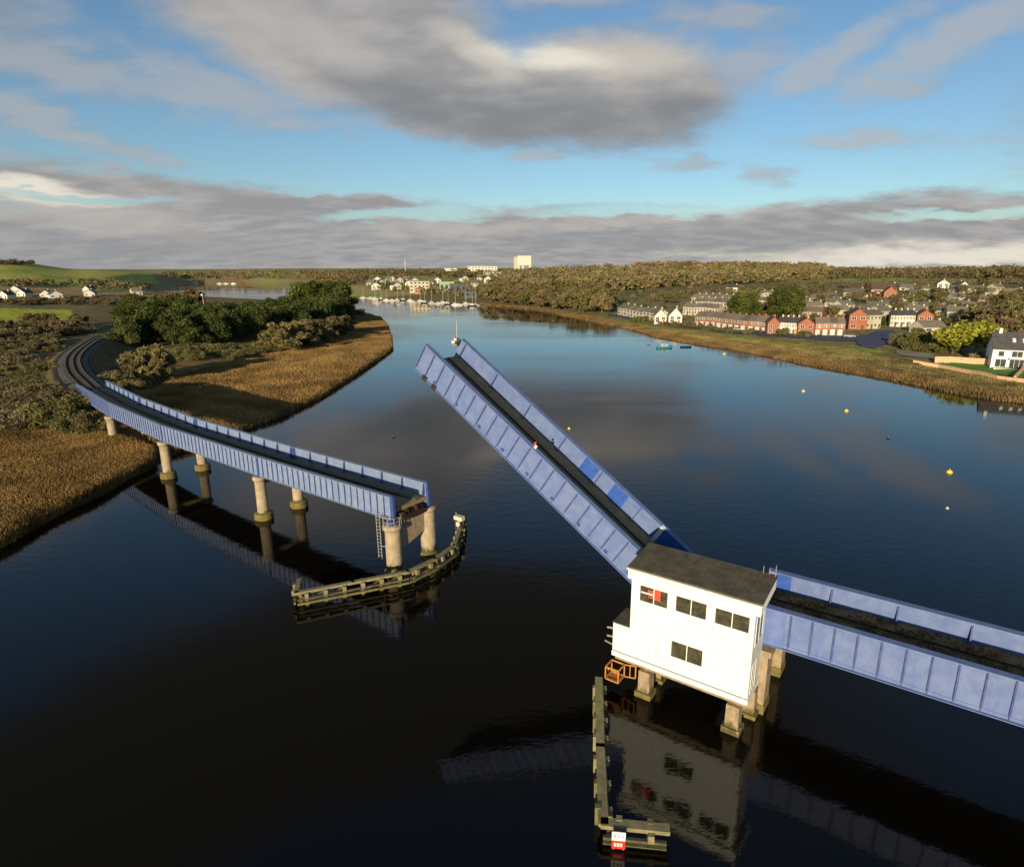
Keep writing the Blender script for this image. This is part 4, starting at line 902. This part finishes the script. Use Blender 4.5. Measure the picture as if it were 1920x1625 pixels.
# ------------------------------------------------------------------ houses
HM = {}
def house_proto(style, w, d, hw, hr, det=True):
    key = (style, round(w, 1), d, hw, hr)
    if key in HM: return HM[key]
    wall = {'brick': 'brick', 'cream': 'cream', 'white': 'whitewall', 'gable_white': 'whitewall', 'gable_brick': 'brick', 'pink': 'pinkwall', 'bungalow': 'cream', 'hill': 'whitewall'}[style]
    roof = {'brick': 'roof_grey', 'cream': 'roof_grey', 'white': 'roof_dark', 'gable_white': 'roof_grey', 'gable_brick': 'roof_brown', 'pink': 'roof_brown', 'bungalow': 'roof_grey', 'hill': 'roof_dark'}[style]
    root = thing('house', 'x', 'house')
    gable = style.startswith('gable') or style == 'hill'
    m = MB(); m.box(-w / 2, w / 2, 0, d, -1.5, hw)
    if gable: m.prism([(-w / 2, hw), (w / 2, hw), (0, hw + hr)], 'y', 0.02, d - .02)
    else: m.prism([(0.02, hw), (d - .02, hw), (d / 2, hw + hr)], 'x', -w / 2 + .02, w / 2 - .02)
    m.build('wall', M[wall], root)
    m = MB(); e = .35
    if gable:
        sl = hr / (w / 2)
        for sg in (-1, 1): m.prism([(sg * (w / 2 + e), hw - e * sl), (0, hw + hr + .0), (0, hw + hr + .25), (sg * (w / 2 + e), hw - e * sl + .22)], 'y', -.3, d + .3)
    else:
        sl = hr / (d / 2)
        for a, b in ((-e, d / 2), (d + e, d / 2)): m.prism([(a, hw - e * sl), (b, hw + hr), (b, hw + hr + .25), (a, hw - e * sl + .22)], 'x', -w / 2 - .02, w / 2 + .02)
    r = m.build('roof', M[roof], root)
    m = MB(); cx = w / 2 - .6 if not gable else .9; cyy = d / 2 if not gable else d * .6; m.box(cx - .35, cx + .35, cyy - .35, cyy + .35, hw + hr - (.3 if not gable else 1.), hw + hr + 1.0); m.build('chimney', M['brick' if wall == 'brick' else 'cream'], r)
    two = hw > 4
    def win(x, z, ww, hh):
        f = MB(); f.box(x - ww / 2 - .1, x + ww / 2 + .1, -.06, .02, z - .1, z + hh + .1); fo = f.build('window', M['whitewall'], root)
        for s in (-1, 1):
            p = MB(); p.box(x + s * ww / 4 - ww / 4 + .06, x + s * ww / 4 + ww / 4 - .06, -.085, -.062, z, z + hh); p.build('pane', M['pane'], fo)
    if style == 'brick':
        m = MB(); m.box(-w / 2 + .1, w * .18, -.09, -.002, .0, 2.35); m.build('rendered_bay', M['whitewall'], root)
        win(-w * .22, .95, w * .3, 1.2)
        m = MB(); m.box(-w / 2 + .3, w / 2 - .3, -.05, -.002, 3.15, 4.5); m.build('white_panel', M['cream'], root); win(-w * .22, 3.3, w * .28, 1.05); win(w * .22, 3.3, w * .25, 1.05)
    elif two: win(-w * .24, .9, w * .28, 1.25); win(-w * .24, hw - 1.9, w * .26, 1.15); win(w * .24, hw - 1.9, w * .26, 1.15)
    else: win(-w * .26, .9, w * .22, 1.15); win(w * .3, .9, w * .18, 1.15)
    m = MB(); m.box(w * .2, w * .2 + .95, -.1 if style == 'brick' else -.05, -.0, 0, 2.05); m.build('door', M['redpaint' if style == 'gable_white' else 'roof_brown'], root)
    HM[key] = [root, False]; return HM[key]
def house(style, x, y, w, label, group=None, d=7., hw=5., hr=2., rz=None, face=None, p=None):
    p = p or spot(x, y); pr = house_proto(style, w, d, hw, hr)
    o = pr[0] if not pr[1] else copy_tree(pr[0]); pr[1] = True
    if rz is None: rz = math.atan2(-p.x, p.y) * .6 + (face or 0)
    o.location = p; o.rotation_euler = (0, 0, rz); o['label'] = label; o['category'] = 'house'
    if group: o['group'] = group
    elif 'group' in o: del o['group']
    return o
def row(style, a, b, n, label, group, **k):
    A, B = spot(*a), spot(*b); L = (B - A).xy.length; rz = math.atan2(B.y - A.y, B.x - A.x); w = round(L / n, 1)
    for i in range(n):
        q = A + (B - A) * ((i + .5) / n); q.z = float(height((q.x, q.y))[0]) + .1
        house(style, 0, 0, w, label, group, rz=rz, p=q, **k)
row('cream', (1158, 591), (1232, 604), 6, 'cream terraced house with grey roof in the row left of the white gables', 'cream terrace by the riverside road', hw=4.8)
house('gable_white', 1238, 607, 6.5, 'white gable fronted house at the right end of the cream terrace', d=9, hw=4.2, hr=3.4)
house('gable_white', 1266, 607, 7., 'bright white gable fronted house with red door standing beside the brick terrace', d=9, hw=4.4, hr=3.8)
row('brick', (1302, 611), (1400, 621), 9, 'red brick and white terraced house in the longest row facing the river', 'longest brick terrace', hw=5.)
row('brick', (1402, 622), (1440, 625), 3, 'red brick and white terraced house between the two brick gables', 'short brick terrace', hw=5.)
house('gable_brick', 1449, 627, 5., 'narrow red brick gable fronted house between two brick terraces', d=9, hw=5., hr=2.3)
row('white', (1458, 626), (1498, 627), 4, 'white and red terraced house left of the broad brick gable', 'white fronted terrace', hw=5.)
house('gable_brick', 1510, 629, 6.5, 'broad red brick gable fronted house at the end of the white fronted terrace', d=9, hw=5., hr=2.3)
row('brick', (1527, 629), (1583, 629), 4, 'bright red brick terraced house in the row nearest the car park', 'brick terrace nearest the car park', hw=5.2)
house('gable_brick', 1607, 618, 7.5, 'tall red brick building with broad gable behind the car park', d=10, hw=6.4, hr=2.8)
row('cream', (1622, 617), (1650, 616), 2, 'cream three window house attached to the tall brick gable', 'cream houses by the tall gable', hw=6.2)
row('white', (1668, 612), (1714, 613), 4, 'white terraced house with dark roof behind the car park', 'white terrace behind the car park', hw=5.2)
house('gable_brick', 1733, 612, 6.5, 'red brick gable end house at the right end of the white terrace', d=8, hw=5., hr=2.4)
house('bungalow', 1752, 625, 11., 'grey roofed bungalow hidden behind the willow', d=8, hw=2.6, hr=2.4, face=.5)
row('brick', (1496, 602), (1540, 603), 3, 'red and cream terraced house in the second row behind the brick gables', 'second row brick terrace', hw=5.)
row('cream', (1280, 590), (1345, 594), 6, 'grey roofed terraced house in the row above the longest brick terrace', 'terrace above the longest brick row', hw=4.6)
row('cream', (1300, 578), (1362, 581), 5, 'small cream house in the upper row below the ridge wood', 'upper row of cream houses', hw=4.4)
row('cream', (1296, 569), (1372, 571), 6, 'cream house in the topmost row beneath the riverside wood', 'topmost row of cream houses', hw=4.2)
row('bungalow', (1408, 570), (1452, 572), 3, 'long low cream bungalow beside the leafy trees', 'bungalows beside the leafy trees', hw=2.8, hr=1.6)
row('bungalow', (1404, 556), (1446, 557), 3, 'pale bungalow in the topmost row under the ridge wood', 'topmost bungalows', hw=2.8, hr=1.6)
house('white', 1372, 548, 9., 'small white house high among the trees left of the bungalows', hw=4.)
house('pink', 1655, 560, 16., 'large pinkish house with brown roof high on the right hillside', d=11, hw=6.5, hr=4.)
house('gable_brick', 1668, 563, 8., 'pinkish gabled wing beside the large pinkish house', d=9, hw=5.5, hr=3.6)
house('bungalow', 1600, 556, 14., 'cream bungalow left of the large pinkish house', d=9, hw=3., hr=2.8)
house('bungalow', 1625, 559, 18., 'long low white building joined to the large pinkish house', d=6, hw=2.6, hr=1.)
house('hill', 1768, 541, 9., 'white house high on the hillside left of its white neighbour', hw=4.4, hr=3.)
house('hill', 1806, 546, 10., 'white gabled house high on the right hillside', hw=4.4, hr=3., face=.6)
for i, (x, y) in enumerate([(1690, 585), (1715, 592), (1740, 583), (1770, 592), (1760, 572), (1790, 580), (1820, 585), (1712, 572), (1840, 570), (1800, 565), (1745, 560), (1720, 557), (1860, 585), (1880, 570), (1905, 555), (1850, 555), (1572, 590), (1590, 580), (1560, 575), (1530, 582), (1620, 590), (1640, 582), (1660, 592), (1700, 545), (1735, 548), (1790, 550), (1830, 548), (1875, 545), (1890, 590), (1915, 575), (1825, 598), (1795, 594), (1690, 570), (1670, 580), (1560, 562), (1530, 566), (1500, 572)]):
    house('bungalow', x, y, 9 + (i % 3), 'low pale bungalow with grey roof in the scattered estate on the right hillside', 'hillside estate bungalows', d=7.5, hw=2.7, hr=2.3, face=((i * 7) % 5 - 2) * .35)
for i, (x, y, lab) in enumerate([(6, 560, 'white gabled house at the left edge of the hillside hamlet'), (28, 549, 'bright white house highest in the left of the hamlet'), (22, 556, 'low white house below the bright white one'), (40, 556, 'small white cottage with dark roof in the middle of the hamlet'),
        (86, 558, 'tall white gable of the paired houses in the hamlet'), (106, 559, 'wide white gable at the right of the paired houses'), (162, 548, 'upper white house of the two at the right of the hamlet'), (168, 556, 'lower white house of the two at the right of the hamlet'), (258, 552, 'long low cream house behind the railway evergreens')]):
    house('hill' if i < 8 else 'bungalow', x, y, 7 + (i % 3), lab, hw=3.0, hr=3.0, d=9, face=(i % 3 - 1) * .4)
for i, (x, y) in enumerate([(694, 537), (708, 530), (716, 536), (728, 530), (736, 530), (750, 531), (758, 530), (768, 538), (778, 532), (806, 536), (820, 532), (872, 528), (900, 526), (915, 530), (928, 524), (890, 538), (705, 543), (745, 543)]):
    house('hill' if i % 3 else 'cream', x, y, 11, 'small white house on the far shore above the marina', 'far shore houses', d=9, hw=5., hr=3.4, face=(i % 3 - 1) * .5)

def box_building(name, label, cat, x, y, w, d, h, wallm, roofm, nwin, storeys, rz=0.):
    p = spot(x, y); o = thing(name, label, cat, p, math.atan2(-p.x, p.y) + rz)
    m = MB(); m.box(-w / 2, w / 2, 0, d, -2, h); m.build('wall', M[wallm], o)
    m = MB(); m.box(-w / 2 - .3, w / 2 + .3, -.3, d + .3, h + .003, h + .6); m.build('roof', M[roofm], o)
    for s in range(storeys):
        for k in range(nwin):
            xx = -w / 2 + (k + .5) * w / nwin; z = h * (s + .35) / storeys; ww = w / nwin * .5; f = MB(); f.box(xx - ww / 2, xx + ww / 2, -.12, -.003, z, z + h / storeys * .4); f.build('window', M['pane'], o)
    return o
box_building('quay_building', 'beige block on the quay with orange doorway', 'building', 787, 548, 22, 14, 12, 'cream', 'roof_grey', 5, 3)
box_building('quay_shed', 'bright orange shed on the quay left of the beige block', 'shed', 783, 551, 5.5, 5, 5, 'orange', 'roof_brown', 2, 1)
box_building('green_warehouse', 'pale green warehouse on the quay', 'warehouse', 838, 548, 16, 14, 10.5, 'green_shed', 'whitewall', 3, 1)
box_building('grey_warehouse', 'dark grey warehouse right of the pale green one', 'warehouse', 859, 549, 18, 14, 9, 'grey_shed', 'grey_shed', 3, 1)
box_building('blue_grey_store', 'dark blue grey boat store by the marina pontoon', 'shed', 882, 559, 12, 9, 6, 'grey_shed', 'grey_shed', 2, 1)
box_building('hospital_block', 'long white block on the far skyline left of the white tower', 'building', 905, 508, 62, 20, 9, 'whitewall', 'whitewall', 9, 2)
box_building('hospital_block', 'small white block on the far skyline at the left end', 'building', 845, 508, 26, 15, 5, 'whitewall', 'whitewall', 5, 1)
box_building('hospital_block', 'cream block below the long white skyline block', 'building', 925, 518, 34, 15, 7, 'cream', 'roof_brown', 6, 2)

def water_tower():
    p = spot(983, 507.5); D = math.hypot(p.x, p.y); k = D / F
    o = thing('water_tower', 'square cream water tower with arched base on the skyline', 'tower', p, math.atan2(-p.x, p.y))
    w, h = 25 * k, 23 * k; o.location.z += 2.5
    m = MB(); m.box(-w / 2, w / 2, 0, w * .8, h * .32, h); m.build('tank', M['whitewall'], o)
    m = MB(); m.box(-w / 2 - .4, w / 2 + .4, -.4, w * .8 + .4, h + .003, h + 1.2); m.build('rim', M['cream'], o)
    for x in (-w * .41, -w * .1, w * .41):
        for y in (w * .1, w * .7): l = MB(); l.box(x - w * .08, x + w * .08, y - w * .09, y + w * .09, -4, h * .318); l.build('leg', M['cream'], o)
    m = MB(); m.box(-w * .75, -w / 2 - .45, w * .2, w * .6, -4, h * .95); m.build('stair_tower', M['cream'], o)
water_tower()
def far_mast():
    p = spot(760, 508); k = math.hypot(p.x, p.y) / F
    o = thing('radio_mast', 'thin pale lattice mast on the far skyline', 'mast', p)
    m = MB(); m.tube([(0, 0, -2), (0, 0, 20 * k)], [.9 * k * .6, .3 * k], 6); m.build('pole', M['mast'], o)
    m = MB(); m.box(-1.2 * k, 1.2 * k, -.3 * k, .3 * k, 13 * k, 13.8 * k); m.build('antenna', M['galv'], o)
far_mast()
def lone_pole():
    p = spot(386, 600); o = thing('signal_post', 'slim pale post standing among the evergreens on the point', 'post', p)
    m = MB(); m.tube([(0, 0, 0), (0, 0, 14)], [.16, .1], 8); m.build('pole', M['mast'], o)
    m = MB(); m.box(-.9, .3, -.2, .2, 13.3, 14.1); m.build('lamp_head', M['galv'], o)
lone_pole()

def modern_house():
    p = spot(1903, 691); o = thing('modern_house', 'modern white house with dark slate roof and large river windows', 'house', p, math.atan2(-p.x, p.y) * .5 - .12)
    w, d, h, hr = 12., 9., 5.6, 4.2
    m = MB(); m.box(-w / 2, w / 2, 0, d, -1, h); m.prism([(0.02, h), (d - .02, h), (d / 2, h + hr)], 'x', -w / 2 + .02, w / 2 - .02); m.build('wall', M['white'], o)
    sl = hr / (d / 2); m = MB()
    for a, b in ((-.4, d / 2), (d + .4, d / 2)): m.prism([(a, h - .4 * sl), (b, h + hr), (b, h + hr + .25), (a, h - .4 * sl + .25)], 'x', -w / 2 - .3, w / 2 + .3)
    r = m.build('roof', M['roof_dark'], o)
    for x in (-1., 1.4, 3.6):
        y0, y1 = d * .18, d * .30; m = MB(); m.prism([(y0, h + y0 * sl + .26), (y1, h + y1 * sl + .26), (y1, h + y1 * sl + .34), (y0, h + y0 * sl + .34)], 'x', x - .4, x + .4); m.build('rooflight', M['hull_white'], r)
    m = MB(); m.box(-4.6, -3.8, d / 2 - .5, d / 2 + .5, h + hr - .4, h + hr + 1.3); m.build('chimney', M['white_dim'], r)
    for x0, x1, z0, z1 in ((-5., -2.4, .2, 2.5), (-1.6, 3., .2, 2.6), (-4.6, -3.2, 3.4, 4.8), (-1.4, 1.2, 3.3, 4.9), (3.6, 5.2, 3.3, 4.8)):
        f = MB(); f.box(x0 - .1, x1 + .1, -.06, -.002, z0 - .1, z1 + .1); fo = f.build('window', M['white_dim'], o); n = max(1, round((x1 - x0) / 1.1))
        for k in range(n): a = x0 + (x1 - x0) * k / n; q = MB(); q.box(a + .05, a + (x1 - x0) / n - .05, -.09, -.062, z0, z1); q.build('pane', M['pane'], fo)
    m = MB(); m.box(-5.6, 5.6, -2.6, -.1, -.6, .1); m.build('terrace', M['galv'], o)
    m = MB(); m.box(-2, 3.4, -1.6, -.1, 2.75, 2.95); m.build('balcony', M['white_dim'], o)
modern_house()
def garden_wall(label, px, h, t=.45):
    P = [spot(*q) for q in px]; o = thing('stone_wall', label, 'wall', P[0])
    m = MB(); c = MB()
    for a, b in zip(P[:-1], P[1:]):
        n = max(1, int((b - a).length / 2.5))
        for k in range(n):
            q0 = a + (b - a) * (k / n); q1 = a + (b - a) * ((k + 1) / n); q0.z = height((q0.x, q0.y))[0]; q1.z = height((q1.x, q1.y))[0]
            m.bar(q0 - P[0] + Vector((0, 0, h / 2 - .4)), q1 - P[0] + Vector((0, 0, h / 2 - .4)), t, h + .8); c.bar(q0 - P[0] + Vector((0, 0, h + .06)), q1 - P[0] + Vector((0, 0, h + .06)), t + .15, .12)
    m.build('masonry', M['stonewall'], o); c.build('coping', M['stonewall'], o)
garden_wall('low sunlit stone wall along the river side of the garden lawn', [(1712, 681), (1760, 689), (1820, 700), (1870, 711), (1935, 719)], .9)
garden_wall('sunlit stone wall at the back of the garden lawn', [(1752, 680), (1800, 681), (1858, 684)], 1.8)
garden_wall('short sunlit stone wall crossing the lawn at the right edge', [(1902, 712), (1922, 688)], .9)

# ------------------------------------------------------------------ boats, buoys, cars
def boat_proto(L, hullm, cabin=True, mast=0):
    root = thing('boat', 'x', 'boat'); b = L * .16; m = MB(); xs = [-.5, -.3, 0, .3, .45, .5]; wd = [.8, .95, 1., .75, .3, .03]; k = len(xs)
    for x, w in zip(xs, wd):
        for yy, zz in ((-b * w, L * .11), (-b * w * .7, -.3), (b * w * .7, -.3), (b * w, L * .11)): m.v.append((x * L, yy, zz + (L * .03 if x > .3 and zz > 0 else 0)))
    for i in range(k - 1):
        for j in range(3): a = i * 4 + j; m.f.append((a, a + 1, a + 5, a + 4))
        m.f.append((i * 4 + 3, i * 4, i * 4 + 4, i * 4 + 7))
    m.f.append((0, 1, 2, 3)); m.f.append(tuple(range(4 * k - 4, 4 * k))[::-1]); m.build('hull', M[hullm], root)
    if cabin:
        m = MB(); m.prism([(-.25 * L, L * .112), (.2 * L, L * .112), (.1 * L, L * .24), (-.2 * L, L * .25)], 'y', -b * .6, b * .6); c = m.build('cabin', M['hull_white'], root)
        m = MB(); m.box(-.15 * L, .05 * L, -b * .62, b * .62, L * .16, L * .20); m.build('window', M['pane'], c)
    if mast:
        m = MB(); m.tube([(0, 0, L * .1), (0, 0, mast)], [.11, .07], 6); m.build('mast', M['mast'], root)
        m = MB(); m.tube([(0, 0, L * .3), (-.4 * L, 0, L * .28)], .12, 6); m.build('boom', M['mast'], root)
    return root
def put_boat(o, p, rz, label, group=None, name=None):
    o.location = p; o.rotation_euler = (0, 0, rz); o['label'] = label
    if group: o['group'] = group
    return o
p = at0(857, 641); put_boat(boat_proto(7, 'hull_white', True, 9), (*p, 0), 1.2, 'lone white sailing yacht moored mid river beyond the raised span')
p = at0(1246, 652); put_boat(boat_proto(6.5, 'hull_blue', True), (*p, 0), .25, 'turquoise motor boat moored near the right shore')
p = at0(1286, 651); put_boat(boat_proto(4.5, 'hull_dark', False), (*p, 0), .1, 'small dark open boat moored right of the turquoise boat')
pa = boat_proto(7, 'hull_white', True, 11.5); pb = boat_proto(7, 'hull_white', True, 0); pc = boat_proto(8, 'hull_dark', True, 10.5)
used = set()
for i in range(21):
    x = 682 + i * 10.6 + random.uniform(-3, 3); base = np.interp(x, [655, 690, 760, 840, 900], [555, 558, 563, 567, 572]); q = at0(x, base + random.uniform(.6, 4.5))
    src = [pa, pb, pa, pc][i % 4]; o = src if id(src) not in used else copy_tree(src); used.add(id(src))
    lab = ['white sailing yacht with tall mast moored in the far marina', 'white motor cruiser without mast moored in the far marina', 'white sailing yacht with tall mast moored in the far marina', 'dark hulled sailing yacht moored in the far marina'][i % 4]
    put_boat(o, (q[0], q[1], 0), random.uniform(-.5, .5), lab, ['marina sailing yachts', 'marina motor cruisers', 'marina sailing yachts', 'dark marina yachts'][i % 4])
for x, y in ((412, 531.8), (424, 531.8), (438, 531.8)):
    q = at0(x, y + .6); put_boat(copy_tree(pb), (q[0], q[1], 0), .2, 'white boat moored on the far left reach beyond the evergreens', 'boats on the far left reach').scale = (1.6, 1.6, 1.6)
for (x, y, lab, mt, r) in [(738, 819, 'small yellow buoy floating between the viaduct and the raised span', 'yellow', .32), (1587, 771, 'yellow buoy floating highest on the right half of the river', 'yellow', .45), (1665, 822, 'small dark buoy floating between the two yellow ones', 'hull_dark', .3),
        (1780, 886, 'large yellow buoy floating nearest the camera at the right', 'yellow', .45), (1506, 734, 'pale grey buoy floating off the right shore', 'hull_white', .45), (1358, 664, 'small pale buoy floating below the brick terraces', 'yellow', .55), (1067, 804, 'small pale buoy beside the edge of the raised span', 'yellow', .3),
        (1216, 646, 'dark red mooring buoy left of the turquoise boat', 'brick', .6), (1776, 953, 'faint dark buoy low on the right of the river', 'hull_white', .22)]:
    p = at0(x, y); o = thing('buoy', lab, 'buoy', (*p, 0))
    m = MB(); m.tube([(0, 0, -r * .6), (0, 0, -r * .2), (0, 0, r * .35), (0, 0, r * .85), (0, 0, r * 1.05)], [r * .5, r * .95, r, r * .6, r * .12], 14); m.build('float', M[mt], o, None, True)
    m = MB(); m.tube([(0, 0, r), (0, 0, r * 1.5)], r * .12, 6); m.build('lifting_eye', M['galv'], o)
def car_proto(mt):
    o = thing('parked_car', 'x', 'car'); m = MB(); m.prism([(-2.1, .3), (2.1, .3), (2.1, .8), (1.2, .95), (-2.0, 1.0)], 'y', -.85, .85); m.build('body', M[mt], o)
    m = MB(); m.prism([(-1.7, 1.0), (1.1, .96), (.5, 1.5), (-1.3, 1.52)], 'y', -.75, .75); m.build('window', M['pane'], o)
    for x in (-1.3, 1.3):
        for y in (-.8, .8): w = MB(); w.tube([(x, y - .1, .32), (x, y + .1, .32)], .32, 12); w.build('wheel', M['tyre'], o)
    return o
cd, cg = car_proto('car_dark'), car_proto('car_grey'); uc = set()
for i, (x, y) in enumerate([(1208, 599), (1222, 601), (1290, 609), (1372, 620), (1383, 621), (1410, 623), (1518, 632), (1592, 634)]):
    src = cg if i % 3 == 1 else cd; o = src if id(src) not in uc else copy_tree(src); uc.add(id(src)); p = spot(x, y); o.location = p + Vector((0, 0, .32)); o.rotation_euler = (0, 0, -.55 if x < 1300 else -.25)
    o['label'] = 'silver car parked along the riverside road' if i % 3 == 1 else 'dark car parked along the riverside road'; o['group'] = 'silver parked cars' if i % 3 == 1 else 'dark parked cars'
